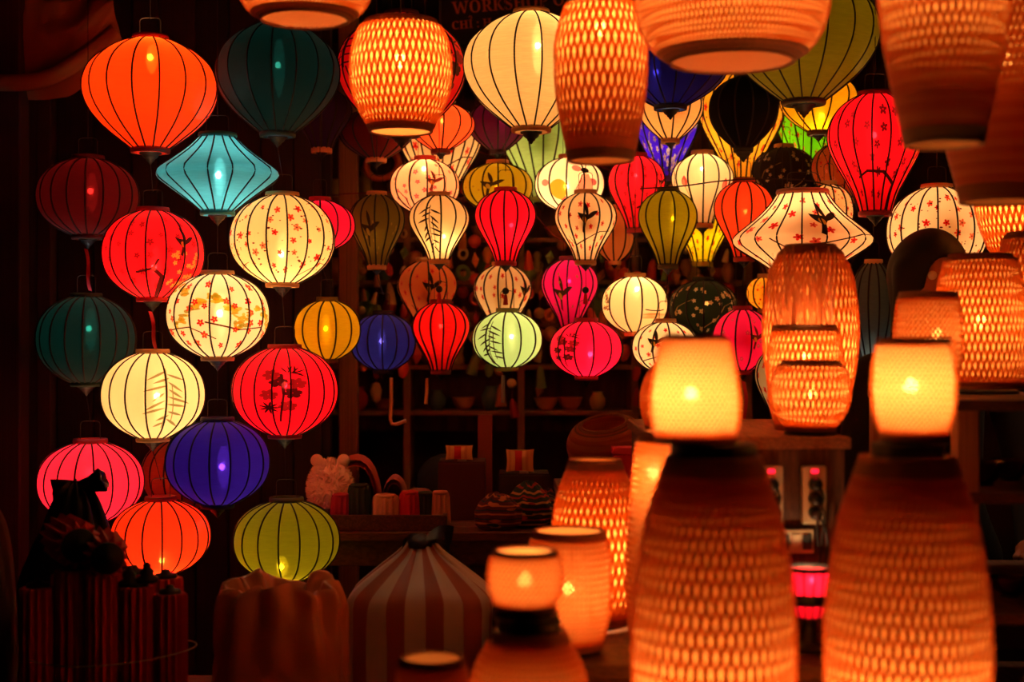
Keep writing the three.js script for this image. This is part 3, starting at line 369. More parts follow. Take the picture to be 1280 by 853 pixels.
// standing lamps, right-hand side
woven({ px: 892, top: 572, bot: 572 + (wy(572, 2.3) - LOW) / (2.3 / F), w: 207, d: 2.3, shape: 'tall', pitch: 12, wf: 0.44, glow: 0.88, bulb: [892, 905], denseTop: 0.3, bandTop: 0.05, bandBottom: 0.05, lid: 0.95, label: 'tallest woven bamboo lamp with a black lid beside the power strips' });
woven({ px: 1134, top: 572, bot: 572 + (wy(572, 2.3) - LOW) / (2.3 / F), w: 207, d: 2.3, shape: 'tall', pitch: 11, wf: 0.44, glow: 0.9, bulb: [1134, 910], denseTop: 0.3, bandTop: 0.06, bandBottom: 0.05, lid: 0.78, label: 'tallest woven bamboo lamp carrying a bright barrel-shaped lamp, by the rack' });
const onLid = (py, d) => wy(572, 2.3) + 0.024;
woven({ px: 869, top: 421, bot: 549, w: 113, d: 2.3, shape: 'dome', pitch: 7, wf: 0.4, glow: 2.0, liner: '#ffd080', bulb: [862, 492], base: [92, 5], bandTop: 0.03, bandBottom: 0.03, lean: 0.85, label: 'bright yellow domed bamboo lamp on top of the tallest woven lamp' });
woven({ px: 1142, top: 425, bot: 546, w: 104, d: 2.3, shape: 'barrel', pitch: 7, wf: 0.4, glow: 2.0, liner: '#ffd080', bulb: [1138, 482], base: [82, 8], bandTop: 0.05, bandBottom: 0.04, lean: 0.85, label: 'bright barrel-shaped bamboo lamp on a black base on the tallest lamp' });
const cabBot = (d) => 426.5 + (EYE - TOPC) / d * F;
woven({ px: 1013, top: 308, bot: cabBot(3.36) - 2, w: 120, d: 3.36, shape: 'oval', pitch: 8, glow: 0.95, bulb: [1013, 440], base: [70, 2], bandTop: 0.12, label: 'tall oval bamboo lamp behind the tufted straw one on the cabinet' });
const tuft = woven({ px: 1006, top: 408, bot: cabBot(3.16) - 2, w: 94, d: 3.16, shape: 'barrel', pitch: 7, wf: 0.48, glow: 1.2, bulb: [1006, 445], base: [60, 2], bandTop: 0.05, label: 'bamboo lamp with a tuft of loose straw strips standing from its top' });
{ // loose ends of bamboo left long above the rim
  const r = rng(21), s = 3.16 / F, h = (cabBot(3.16) - 2 - 408) * s, list = [];
  for (let i = 0; i < 90; i++) { const a = r() * 6.283, R0 = 36 * s, x = Math.cos(a) * R0, z = Math.sin(a) * R0, L = (60 + r() * 42) * s, sx = (r() - 0.5) * 0.07 + x * 0.15, sz = (r() - 0.5) * 0.05, q = [V(x, h - 0.004, z), V(x + sx * 0.4, h + L * 0.5, z + sz * 0.4), V(x + sx, h + L, z + sz)];
    const c = new THREE.QuadraticBezierCurve3(...q), p = [], idx = []; for (let k = 0; k <= 6; k++) { const v = c.getPoint(k / 6), wd = 0.0019 * (1 - 0.4 * k / 6), ca = Math.cos(a + 1.57 + r() * 0.02), sa = Math.sin(a + 1.57); p.push(v.x - ca * wd, v.y, v.z - sa * wd, v.x + ca * wd, v.y, v.z + sa * wd); if (k) idx.push(2 * k - 2, 2 * k - 1, 2 * k, 2 * k, 2 * k - 1, 2 * k + 1); }
    const g = new THREE.BufferGeometry(); g.setAttribute('position', new THREE.Float32BufferAttribute(p, 3)); g.setIndex(idx); g.computeVertexNormals(); list.push(g); }
  const m = part('straw_tuft', mergeGeometries(list), bambooMats[0], tuft); m.userData.kind = 'stuff';
}
woven({ px: 1013, top: 453, bot: cabBot(2.99) - 7, w: 100, d: 2.99, shape: 'jar', pitch: 7, wf: 0.46, glow: 0.8, bulb: [1013, 491], base: [62, 7], bandTop: 0.06, label: 'small round bamboo lamp with a bare bulb showing, front of the cabinet' });
woven({ px: 856, top: 448, bot: cabBot(3.15) - 2, w: 112, d: 3.15, shape: 'tall', pitch: 6, wf: 0.7, glow: 0.5, base: [80, 2], label: 'bamboo lamp on the cabinet, behind the bright domed lamp' });
const midBot = (d) => 426.5 + (EYE - MID) / d * F;
woven({ px: 838, top: 541, bot: midBot(2.72) - 8, w: 112, d: 2.72, shape: 'dome', pitch: 6, wf: 0.5, glow: 1.7, liner: '#ffd080', bulb: [815, 590], base: [80, 8], lean: 0.85, label: 'bright bamboo lamp standing between the cabinet and the tallest lamp' });
woven({ px: 744, top: 576, bot: midBot(3.0) - 7, w: 114, d: 3.0, shape: 'tall', pitch: 9, wf: 0.55, glow: 1.35, bulb: [752, 690], base: [70, 7], bandTop: 0.05, label: 'woven bamboo lamp with an open top behind two smaller lamps' });
woven({ px: 711, top: 665, bot: midBot(2.74) - 8, w: 108, d: 2.74, shape: 'barrel', pitch: 6, wf: 0.46, glow: 0.85, base: [76, 8], bandTop: 0.05, lean: 0.85, label: 'squat woven bamboo lamp between the open-topped lamp and smallest lamp' });
woven({ px: 661, top: 790, bot: 790 + (wy(790, 2.3) - LOW) / (2.3 / F), w: 160, d: 2.3, shape: 'tall', pitch: 9, wf: 0.5, glow: 0.35, bandTop: 0.1, lid: 0.9, lean: 0.85, label: 'broad woven bamboo lamp carrying the smallest lamp on its lid' });
woven({ px: 656, top: 690, bot: 758, w: 95, d: 2.3, shape: 'barrel', pitch: 7, wf: 0.46, glow: 0.8, base: [80, 13], bandTop: 0.08, bandBottom: 0.08, lean: 0.85, label: 'smallest woven bamboo lamp on a black base' });
woven({ px: 540, top: 824, bot: 826 + (wy(826, 2.3) - LOW) / (2.3 / F), w: 96, d: 2.3, shape: 'barrel', pitch: 6, wf: 0.7, glow: 0.35, lean: 0.85, label: 'low woven bamboo lamp in front of the striped bag' });
// rack on the right with two lamps
{
  const y = 1.385, x0 = wx(1126, 3.2), x1 = 1.45, z0 = -3.5, z1 = -2.8, cx = (x0 + x1) / 2, cz = (z0 + z1) / 2, g = base('wooden_rack', V(cx, 0, cz), 'dark wooden rack with shelves and a slanting brace', 'rack');
  for (const sx of [-1, 1]) for (const sz of [-1, 1]) part('post', box(0.045, y, 0.045, sx * (x1 - x0 - 0.05) / 2, y / 2, sz * (z1 - z0 - 0.05) / 2, 0.004), M.postWood, g);
  for (const sy of [y - 0.012, 1.19, 0.95, 0.7, 0.3]) part('shelf_board', box(x1 - x0, 0.022, z1 - z0, 0, sy, 0, 0.003), M.darkWood, g);
  part('brace', box(0.03, 0.5, 0.02, 0, 0, 0, 0.003), M.postWood, g, V(0.02, 0.95, (z1 - z0) / 2 + 0.012)).rotation.z = 0.65;
  const sits = (d) => 426.5 + (EYE - y) / d * F;
  woven({ px: 1160, top: 367, bot: sits(2.95) - 8, w: 84, d: 2.95, shape: 'barrel', pitch: 6, wf: 0.48, glow: 0.7, bulb: [1172, 417], base: [60, 8], bandTop: 0.1, lean: 0.85, label: 'small barrel-shaped bamboo lamp with bulb showing, end of the rack' });
  woven({ px: 1225, top: 320, bot: sits(3.15) - 8, w: 118, d: 3.15, shape: 'dome', pitch: 7, wf: 0.48, glow: 0.75, base: [90, 8], label: 'large domed bamboo lamp on top of the rack' });
  woven({ px: 1296, top: 292, bot: sits(3.3) - 8, w: 110, d: 3.3, shape: 'dome', pitch: 7, wf: 0.48, glow: 0.5, base: [80, 8], label: 'bamboo lamp on the rack beside the large domed one' });
  const r = rng(3); for (const [px, py, d, ww, hh] of [[1226, 620, 2.95, 60, 30], [1262, 680, 3.0, 50, 24], [1262, 560, 3.05, 52, 26]]) { const s = d / F, sy = [1.201, 0.961, 0.711].reduce((a, b) => Math.abs(b - wy(py, d)) < Math.abs(a - wy(py, d)) ? b : a), b = base('lacquer_bowl', V(wx(px, d), sy, -d), py > 650 ? 'dark lacquer bowl on the lower shelf of the rack' : py > 600 ? 'wide dark lacquer bowl at the front of the rack' : 'dark lacquer bowl deeper on the rack shelf', 'bowl'); part('bowl_body', lathe([[0.001, 0], [ww * 0.22 * s, 0], [ww * 0.24 * s, 0.004], [ww * 0.4 * s, hh * 0.4 * s], [ww * 0.5 * s, hh * s], [ww * 0.47 * s, hh * s], [ww * 0.36 * s, hh * 0.42 * s], [0.001, 0.008]], 30), std('#3a1208', 0.25), b); part('foot_ring', lathe([[ww * 0.2 * s, 0.0], [ww * 0.25 * s, 0.0], [ww * 0.25 * s, 0.006], [ww * 0.2 * s, 0.006]], 24), M.blackWood, b); }
}
// small crimson lantern on its stand, between the tallest lamps
{
  const d = 2.76, s = d / F, g = base('table_lantern', V(wx(1011, d), MID, -d), 'small crimson lantern with black waist between the two tallest lamps', 'lantern'), y = (p) => wy(p, d) - MID;
  const cr = phys('#f01440', 0.94, { transmission: 0.55, thickness: 0, side: THREE.DoubleSide, map: slubTex });
  const up = [[30 * s, y(712)], [31 * s, y(722)], [27 * s, y(742)]], lo = [[25 * s, y(754)], [20 * s, y(770)]];
  part('silk_shade', lathe(up, 32), cr, g); part('lower_shade', lathe(lo, 32), cr, g);
  part('black_waist', lathe([[27 * s, y(741)], [28 * s, y(744)], [27 * s, y(752)], [25 * s, y(755)], [24 * s, y(748)], [27 * s, y(741)]], 28), M.blackWood, g);
  part('top_ring', lathe([[30 * s, y(713)], [31 * s, y(712)], [30 * s, y(708)], [28 * s, y(708)], [28 * s, y(713)]], 28), M.blackWood, g);
  part('stand', lathe([[0.001, 0], [26 * s, 0], [26 * s, 0.008], [10 * s, 0.016], [8 * s, y(776)], [21 * s, y(770)], [0.001, y(769)]], 24), M.blackWood, g);
  for (let k = 0; k < 16; k++) { const a = k / 16 * 6.283; for (const q of [up, lo]) part('rib', tube(q.map(([r, yy]) => V(Math.sin(a) * (r + 0.001), yy, Math.cos(a) * (r + 0.001))), 0.0016, 6, 5), M.rib, g); }
  bulb(g, V(3 * s, y(724), 0), 'warm', 0.02, 0.6, 0.014);
}

// ---------------------------------------------------------------- goods along the bottom left
const LEFT = 0.56, GOODS = wy(657, 4.6);
table('low wooden table under the bags and folded lanterns', -1.45, 0.02, LEFT, -4.0, -2.95, 7);
table('wooden goods table with a tray of pouches behind the bags', -0.75, 0.4, GOODS, -5.1, -4.42);
function cloud(seed) { const n = valueNoise(seed, 32); return (x, y, z) => (n(x + z * 0.7, y - z * 0.4) + n(z + 7.3, x * 0.8 + y * 0.6)) / 2; }
function sack({ name, label, category, px, top, bot, w, d, deep = 0.8, square = 2.6, prof, folds = 9, foldAt, mat, seed = 1, rough = 0.02, floor, lean = 0 }) {
  const s = d / F, y0 = floor, Ht = wy(top, d) - y0, R = w / 2 * s, g = base(name, V(wx(px, d), y0, -d), label, category), nzz = cloud(seed), rows = 44, cols = 96, pos = [], uv = [], idx = [];
  const c = new THREE.CatmullRomCurve3(prof.map(([t, r]) => V(r, t, 0)), false, 'catmullrom', 0.5).getSpacedPoints(rows);
  for (const p of c) for (let k = 0; k <= cols; k++) { const a = k / cols * 6.2832, ca = Math.cos(a), sa = Math.sin(a), q = Math.pow(Math.pow(Math.abs(ca), square) + Math.pow(Math.abs(sa), square), -1 / square), f = foldAt ? clamp((p.y - foldAt) / (1 - foldAt)) : 0;
    const kk = k % cols, a2 = kk / cols * 6.2832, fold = 1 + f * 0.13 * Math.sin(folds * a2 + 2 * Math.sin(a2 * 2)) + rough * 3 * (nzz(Math.cos(a2) * 3 + 5, p.y * 7, Math.sin(a2) * 3 + 5) - 0.5) * (p.y > 0.02 ? 1 : 0), r = R * p.x * q * fold; pos.push(ca * r + lean * s * p.y, Ht * p.y * (1 + rough * 2.6 * (nzz(Math.cos(a2) * 4 + 9, 3, Math.sin(a2) * 4 + 9) - 0.5) * p.y), sa * r * deep); uv.push(k / cols, p.y); }
  for (let i = 0; i < rows; i++) for (let k = 0; k < cols; k++) { const a = i * (cols + 1) + k, b = a + cols + 1; idx.push(a, b, a + 1, b, b + 1, a + 1); }
  const geo = new THREE.BufferGeometry(); geo.setAttribute('position', new THREE.Float32BufferAttribute(pos, 3)); geo.setAttribute('uv', new THREE.Float32BufferAttribute(uv, 2)); geo.setIndex(idx); geo.computeVertexNormals();
  part('bag_body', geo, mat, g); return { g, s, Ht, R };
}
{ // striped bag with its tied neck
  const c = canvas(1024, 64), q = c.getContext('2d'), r = rng(4); q.fillStyle = '#a85840'; q.fillRect(0, 0, 1024, 64); for (let i = 0; i < 13; i++) { q.fillStyle = ['#d8c4b4', '#ccb8a8', '#d0bcae'][i % 3]; q.fillRect(i * 79 + r() * 8, 0, 34 + r() * 12, 64); }
  const t = new THREE.CanvasTexture(c); t.colorSpace = THREE.SRGBColorSpace; t.wrapS = THREE.RepeatWrapping;
  const b = sack({ name: 'plastic_bag', label: 'red and white striped plastic bag with a tied dark blue neck', category: 'bag', px: 526, top: 676, bot: 853, w: 178, d: 3.5, deep: 0.75, square: 3.4, prof: [[0, 0], [0.005, 0.9], [0.3, 1], [0.6, 1], [0.69, 0.99], [0.745, 0.9], [0.84, 0.6], [0.94, 0.28], [1, 0.17]], folds: 11, foldAt: 0.62, mat: phys('#ffffff', 0.45, { map: t, transmission: 0.2, thickness: 0, side: THREE.DoubleSide }), floor: LEFT, rough: 0.025, seed: 6 });
  const tie = std('#14182c', 0.5, { side: THREE.DoubleSide });
  part('knot', lathe([[0.001, 0.022], [0.02, 0.016], [0.036, 0.004], [0.034, -0.012], [0.018, -0.02], [0.001, -0.02]], 20), tie, b.g, V(0, b.Ht - 0.004, 0));
  for (const [ax, ay, l] of [[0.9, 0.15, 0.085], [-0.8, -0.35, 0.06], [1, -0.1, 0.07]]) { const p = [], idx = []; for (let k = 0; k <= 6; k++) { const u = k / 6, x = ax * l * u, y = ay * l * u + 0.016 * Math.sin(u * 3), hw = 0.006 + 0.016 * u; p.push(x, y - hw, 0.02 + 0.012 * Math.sin(u * 5), x + 0.006, y + hw, 0.012 - 0.01 * Math.sin(u * 4)); if (k) idx.push(2 * k - 2, 2 * k - 1, 2 * k, 2 * k, 2 * k - 1, 2 * k + 1); } const g = new THREE.BufferGeometry(); g.setAttribute('position', new THREE.Float32BufferAttribute(p, 3)); g.setIndex(idx); g.computeVertexNormals(); part('knot_end', g, tie, b.g, V(0, b.Ht, 0)); }
}
sack({ name: 'plastic_bag', label: 'crumpled translucent orange plastic bag beside the striped bag', category: 'bag', px: 352, top: 730, bot: 853, w: 166, d: 3.3, deep: 0.8, square: 2.4, prof: [[0, 0], [0.005, 0.85], [0.3, 1], [0.6, 0.97], [0.85, 0.9], [1, 0.78], [0.97, 0.68], [0.86, 0.5], [0.84, 0]], folds: 13, foldAt: 0.4, mat: phys('#e09060', 0.4, { transmission: 0.3, thickness: 0, side: THREE.DoubleSide }), floor: LEFT, rough: 0.075, seed: 8 });
{ const b = sack({ name: 'plastic_bag', label: 'lumpy black plastic bag in front of the pink lantern', category: 'bag', px: 78, top: 612, bot: 853, w: 130, d: 3.75, deep: 0.9, square: 2.2, prof: [[0, 0], [0.005, 0.86], [0.25, 1], [0.5, 0.95], [0.72, 0.72], [0.88, 0.5], [0.97, 0.3], [1, 0]], folds: 7, foldAt: 0.3, mat: std('#07090a', 0.45, { side: THREE.DoubleSide }), floor: LEFT, rough: 0.07, seed: 12, lean: 18 });
  const ng = lathe([[0.001, -0.03], [0.045, -0.025], [0.032, 0.01], [0.018, 0.04], [0.02, 0.07], [0.03, 0.1], [0.022, 0.104], [0.001, 0.09]], 20), np = ng.attributes.position; for (let i = 0; i < np.count; i++) { const a = Math.atan2(np.getZ(i), np.getX(i)), f = 1 + 0.18 * Math.sin(a * 5); np.setXYZ(i, np.getX(i) * f, np.getY(i), np.getZ(i) * f); } ng.computeVertexNormals(); part('bag_neck', ng, std('#07090a', 0.45, { side: THREE.DoubleSide }), b.g, V(0.015, b.Ht - 0.01, 0)).rotation.z = -1.2; }
sack({ name: 'cloth_sack', label: 'pale cloth sack leaning at the end of the low table', category: 'sack', px: -26, top: 636, bot: 853, w: 92, d: 3.3, deep: 0.9, square: 2.2, prof: [[0, 0], [0.005, 0.9], [0.3, 1], [0.6, 0.97], [0.85, 0.75], [1, 0.4], [1, 0]], folds: 9, foldAt: 0.5, mat: std('#7a4a34', 0.85), floor: LEFT, rough: 0.06, seed: 15 });
// bundle of folded lanterns tied with twine
{
  const d = 3.28, s = d / F, pleatMat = [std('#c02a2a', 0.75), std('#a82022', 0.75), std('#cc3228', 0.75)];
  const pleat = (R, L, n = 15) => { const sh = new THREE.Shape(); for (let k = 0; k <= n * 2; k++) { const a = k / (n * 2) * 6.2832, r = R * (k % 2 ? 0.74 : 1); k ? sh.lineTo(Math.cos(a) * r, Math.sin(a) * r) : sh.moveTo(Math.cos(a) * r, Math.sin(a) * r); } const g = new THREE.ExtrudeGeometry(sh, { depth: L, bevelEnabled: true, bevelSize: R * 0.1, bevelThickness: R * 0.25, bevelSegments: 2, steps: 1 }); g.rotateX(-Math.PI / 2); return g; };
  const capGeo = (R) => lathe([[0.001, 0.02], [R * 0.3, 0.018], [R * 0.4, 0.01], [R * 0.86, 0.008], [R * 0.9, 0], [R * 0.86, -0.004], [0.001, -0.004]], 22);
  const spots = [[58, 722, 0.05, 20], [98, 702, 0.035, 20], [138, 706, 0.045, 20], [178, 722, 0.04, 20], [217, 732, 0.03, 19], [76, 716, -0.055, 20], [118, 712, -0.055, 20], [158, 716, -0.055, 20], [198, 722, -0.06, 20]];
  spots.forEach(([px, py, dz, rp], i) => { const dd = d - dz * -1, R = rp * s, L = wy(py, d) - LEFT - 0.012, g = base('folded_lantern', V(wx(px, d), LEFT, -d + dz * 1.15), 'folded red silk lantern standing in the bundle tied with twine', 'folded lantern', 'folded lanterns in the tied bundle'); const m = part('folded_silk', pleat(R, L - R * 0.5), pleatMat[i % 3], g, V(0, R * 0.25, 0)); m.rotation.y = i; part('end_cap', capGeo(R * 0.8), M.finial, g, V(0, L, 0)); });
  const y = wy(806, d - 0.1) - 0, tw = [], N = 40; for (let k = 0; k < N; k++) { const a = k / N * 6.2832; tw.push(V(wx(135, d) + Math.cos(a) * 0.2, wy(812, d) + 0.006 * Math.sin(a * 2 + 1), -d - 0.008 + Math.sin(a) * 0.16)); }
  tag(part('twine', new THREE.TubeGeometry(new THREE.CatmullRomCurve3(tw, true), 90, 0.0016, 5, true), std('#b09070', 0.8), scene), 'pale twine tied round the bundle of folded lanterns', 'twine');
  [[92, 672, 0.02, 0.5, 26], [140, 684, 0.06, 0.35, 24]].forEach(([px, py, dz, yaw, rp], i) => { const R = rp * s, g = base('folded_lantern', V(wx(px, d), wy(py, d) - R * 0.1, -d + dz), i ? 'folded red lantern lying on the bundle, its black cap facing out' : 'folded red lantern lying behind, with a striped pleated side and black cap', 'folded lantern', 'folded lanterns lying on the bundle'); g.rotation.set(0, yaw, 0); const m = part('folded_silk', pleat(R, 0.16), pleatMat[i], g, V(0, 0, -0.09)); m.rotation.x = Math.PI / 2; const e = part('end_cap', capGeo(R * 0.9), M.finial, g, V(0, 0, 0.09)); e.rotation.x = Math.PI / 2; });
  for (const [px, py] of [[168, 712], [190, 708]]) { const g = base('lantern_finial', V(wx(px, d), wy(py + 14, d), -d + 0.045), 'loose black lantern finial lying on the folded bundle', 'finial', 'loose finials on the folded lanterns'); part('turned_knob', lathe([[0.001, -0.004], [0.024, -0.004], [0.026, 0.006], [0.014, 0.012], [0.016, 0.022], [0.008, 0.03], [0.009, 0.036], [0.001, 0.042]], 18), M.finial, g); }
}
// goods on the far table: pouches in a tray, a fluffy toy, cloths, boxes, patterned bags
{
  const d = 4.55, s = d / F, x0 = wx(402, d), x1 = wx(560, d), g = base('goods_tray', V((x0 + x1) / 2, GOODS, -d), 'dark wooden tray holding striped fabric pouches', 'tray');
  part('tray_front', box(x1 - x0, 0.05, 0.014, 0, 0.025, 0.085, 0.003), M.darkWood, g); part('tray_back', box(x1 - x0, 0.05, 0.014, 0, 0.025, -0.085, 0.003), M.darkWood, g); part('tray_floor', box(x1 - x0, 0.01, 0.17, 0, 0.005, 0, 0.002), M.darkWood, g); for (const sx of [-1, 1]) part('tray_end', box(0.014, 0.05, 0.16, sx * (x1 - x0 - 0.014) / 2, 0.025, 0, 0.003), M.darkWood, g);
  const ps = (R, Rt, h, n = 12) => { const p = [], idx = [], rows = 8; for (let i = 0; i <= rows; i++) for (let k = 0; k < n * 4; k++) { const a = k / (n * 4) * 6.2832, t = i / rows, r = (R + (Rt - R) * t) * (1 + 0.1 * Math.cos(k * Math.PI / 2)) * (i === 0 || i === rows ? 0.9 : 1); p.push(Math.cos(a) * r, h * t, Math.sin(a) * r * 0.8); } const m = n * 4; for (let i = 0; i < rows; i++) for (let k = 0; k < m; k++) { const a = i * m + k, b = i * m + (k + 1) % m; idx.push(a, a + m, b, b, a + m, b + m); } const c0 = p.length / 3; p.push(0, 0, 0, 0, h, 0); for (let k = 0; k < m; k++) idx.push(c0, k, (k + 1) % m, c0 + 1, rows * m + (k + 1) % m, rows * m + k); const q = new THREE.BufferGeometry(); q.setAttribute('position', new THREE.Float32BufferAttribute(p, 3)); q.setIndex(idx); q.computeVertexNormals(); return q; };
  for (const [px, py, w, c, l] of [[428, 618, 28, '#a01c34', 'dark pink'], [450, 606, 30, '#1c3018', 'dark green'], [483, 619, 36, '#d09878', 'pale pink'], [513, 615, 28, '#c8141c', 'bright red'], [532, 616, 22, '#242c14', 'olive'], [551, 615, 24, '#d08a60', 'peach']]) { const h = wy(py, d) - GOODS - 0.01, q = base('fabric_pouch', V(wx(px, d), GOODS + 0.01, -d + 0.02), l + ' pleated fabric pouch standing in the dark tray', 'pouch', 'pouches in the tray'); part('pleated_body', ps(w / 2 * s, w / 2 * s * 0.86, h), std(c, 0.8), q); part('drawn_top', new THREE.TorusGeometry(w / 2 * s * 0.62, 0.006, 6, 18).rotateX(Math.PI / 2), std(c, 0.7), q, V(0, h, 0)); }
  { // fluffy toy
    const r = rng(9), q = base('plush_toy', V(wx(410, 4.72), GOODS, -4.78), 'fluffy white plush toy behind the fabric pouches', 'toy'), bm = std('#e8c8b0', 0.95), list = []; const h = wy(577, 4.7) - GOODS;
    const body = new THREE.IcosahedronGeometry(1, 4), bp = body.attributes.position, nn = cloud(31); for (let i = 0; i < bp.count; i++) { const f = 1 + 0.35 * (nn(bp.getX(i) * 4 + 8, bp.getY(i) * 4 + 8, bp.getZ(i) * 4 + 8) - 0.5); bp.setXYZ(i, bp.getX(i) * 0.075 * f, h * 0.5 + bp.getY(i) * h * 0.5 * f, bp.getZ(i) * 0.06 * f); } body.computeVertexNormals(); part('plush_body', body, bm, q);
    for (let i = 0; i < 1100; i++) { const u = r() * 2 - 1, a = r() * 6.28, v = V(Math.sqrt(1 - u * u) * Math.cos(a), u, Math.sqrt(1 - u * u) * Math.sin(a)), c = new THREE.ConeGeometry(0.005, 0.016, 4); c.translate(0, 0.006, 0); c.applyQuaternion(new THREE.Quaternion().setFromUnitVectors(V(0, 1, 0), v.clone().add(V((r() - 0.5) * 0.7, (r() - 0.5) * 0.7, (r() - 0.5) * 0.7)).normalize())); c.translate(v.x * 0.072, h * 0.5 + v.y * h * 0.48, v.z * 0.058); list.push(c); } const f = part('fluff', merged(list), bm, q); f.userData.kind = 'stuff'; for (const sx of [-1, 1]) part('ear', new THREE.SphereGeometry(0.022, 12, 8), bm, q, V(sx * 0.045, h * 0.98, 0)); }
  const fold = (name, label, category, px, top, w, dd, c, bend, y0 = GOODS) => { const sh = wy(top, dd) - y0, ww = w / 2 * dd / F, q = base(name, V(wx(px, dd), y0, -dd), label, category), pts = []; for (let i = 0; i <= 12; i++) { const a = Math.PI * i / 12; pts.push(V(-Math.cos(a) * ww, Math.sin(a) * sh * (1 + bend * Math.sin(a * 3)), 0)); } const p = [], idx = []; pts.forEach((v, i) => { for (const [k, z] of [[0, -0.07], [1, -0.02 + 0.01 * Math.sin(i)], [2, 0.03], [3, 0.07]]) { const e = 1 - 0.06 * Math.abs(k - 1.5); p.push(v.x * e, Math.max(0, v.y * e), z); } }); for (let i = 0; i < 12; i++) for (let k = 0; k < 3; k++) { const a = i * 4 + k; idx.push(a, a + 1, a + 4, a + 1, a + 5, a + 4); } const geo = new THREE.BufferGeometry(); geo.setAttribute('position', new THREE.Float32BufferAttribute(p, 3)); geo.setIndex(idx); geo.computeVertexNormals(); part('folded_cloth', geo, std(c, 0.85, { side: THREE.DoubleSide }), q); part('inner_fold', geo.clone().scale(0.86, 0.88, 0.9), std(c, 0.85, { side: THREE.DoubleSide }), q); return q; };
  fold('silk_scarf', 'orange silk scarf looped over behind the plush toy', 'scarf', 446, 562, 66, 4.95, '#c8502c', 0.05); fold('silk_scarf', 'dusky peach scarf folded behind the red pouch', 'scarf', 494, 590, 36, 4.82, '#b8583c', 0.03); fold('silk_scarf', 'brown scarf lying behind the peach pouch', 'scarf', 524, 606, 46, 4.85, '#9a4a2a', 0.1);
  const carton = (label, px, w, top, dd, c, dp = 0.16) => { const ss = dd / F, h = wy(top, dd) - GOODS, q = base('carton', V(wx(px, dd), GOODS, -dd), label, 'carton'), ww = w * ss, m = std(c, 0.85); part('carton_body', box(ww, h - 0.004, dp, 0, (h - 0.004) / 2, 0, 0.003), m, q); for (const sz of [-1, 1]) part('flap', box(ww * 0.98, 0.004, dp * 0.48, 0, h - 0.002, sz * dp * 0.25), m, q); part('tape', box(0.03, 0.003, dp * 0.9, 0, h + 0.0005, 0), std('#7a5a38', 0.4), q); return h; };
  const c = canvas(128, 64), k = c.getContext('2d'); k.fillStyle = '#d8a868'; k.fillRect(0, 0, 128, 64); k.fillStyle = '#c02018'; k.fillRect(40, 0, 34, 64); k.fillStyle = '#c89058'; k.fillRect(90, 0, 14, 64); k.fillRect(10, 0, 12, 64); const ct = new THREE.CanvasTexture(c); ct.colorSpace = THREE.SRGBColorSpace; const cm = std('#ffffff', 0.75, { map: ct });
  const purse = (label, px, top, bot, w, dd, h0) => { const ss = dd / F, q = base('striped_purse', V(wx(px, dd), wy(bot, dd), -dd), label, 'purse'), h = (bot - top) * ss; const geo = new THREE.BoxGeometry(w * ss, h, 0.035, 8, 4, 4), p = geo.attributes.position; for (let i = 0; i < p.count; i++) { const x = p.getX(i) / (w * ss) * 2, y = p.getY(i) / h * 2; p.setXYZ(i, p.getX(i) * (1 - 0.07 * (1 - y * y)), p.getY(i) * (1 - 0.12 * (1 - x * x)) + h / 2, p.getZ(i) * (1 - 0.5 * Math.max(x * x, y * y))); } geo.computeVertexNormals(); part('purse_body', geo, cm, q); part('clasp', box(w * ss * 0.7, 0.005, 0.01, 0, h * 0.95, 0, 0.002), M.brass, q); };
  carton('brown carton carrying the smaller red-striped purse', 578, 58, 575, 4.8, '#4a1c10'); purse('smaller purse with red and cream stripes on the brown carton', 574, 557, 575, 34, 4.75);
  carton('dark carton carrying the larger red-striped purse', 655, 62, 590, 4.8, '#2a140c'); purse('larger purse with red and cream stripes on the dark carton', 650, 562, 590, 35, 4.75);
  tag(part('wooden_board', box(0.05, 0.34, 0.02, 0, 0.17, 0, 0.003), std('#7a2c18', 0.7), scene, V(wx(606, 4.9), GOODS, -4.95)), 'reddish wooden board standing between the two striped purses', 'board');
  const pat = (a, b, e, seed) => { const q = canvas(256, 256), u = q.getContext('2d'), r = rng(seed); u.fillStyle = a; u.fillRect(0, 0, 256, 256); for (let i = 0; i < 8; i++) { u.fillStyle = [b, e][i % 2]; u.fillRect(0, i * 32 + r() * 8, 256, 6 + r() * 10); } for (let i = 0; i < 40; i++) { u.fillStyle = [b, e, a][i % 3]; u.beginPath(); u.arc(r() * 256, r() * 256, 5 + r() * 9, 0, 7); u.fill(); } const t = new THREE.CanvasTexture(q); t.colorSpace = THREE.SRGBColorSpace; t.wrapS = t.wrapT = THREE.RepeatWrapping; return std('#ffffff', 0.8, { map: t }); };
  const cushionProf = [[0, 0], [0.01, 0.7], [0.25, 1], [0.6, 0.96], [0.88, 0.62], [1, 0.3], [1, 0]];
  for (const [px, top, w, dd, m, l, sd] of [[622, 618, 56, 4.5, pat('#5a1c24', '#b86a40', '#1c3040', 41), 'maroon and tan patterned cloth bag in front of the cartons', 3], [660, 606, 54, 4.55, pat('#203a30', '#a83424', '#c8945c', 42), 'green and red patterned cloth bag in front of the dark carton', 4], [690, 612, 40, 4.62, pat('#24202c', '#8c2a1c', '#7a5a44', 43), 'dark patterned cloth bag beside the open-topped woven lamp', 5]]) sack({ name: 'cloth_bag', label: l, category: 'bag', px, top, bot: 690, w, d: dd, deep: 0.7, prof: cushionProf, folds: 6, foldAt: 0.3, mat: m, floor: GOODS, rough: 0.09, seed: sd });
  tag(part('folded_jacket', new THREE.SphereGeometry(1, 28, 16).scale(0.1, 0.1, 0.07), std('#151c22', 0.9), scene, V(wx(556, 4.95), GOODS + 0.1, -5.0)), 'dark navy cloth heap behind the fabric pouches', 'cloth');
}
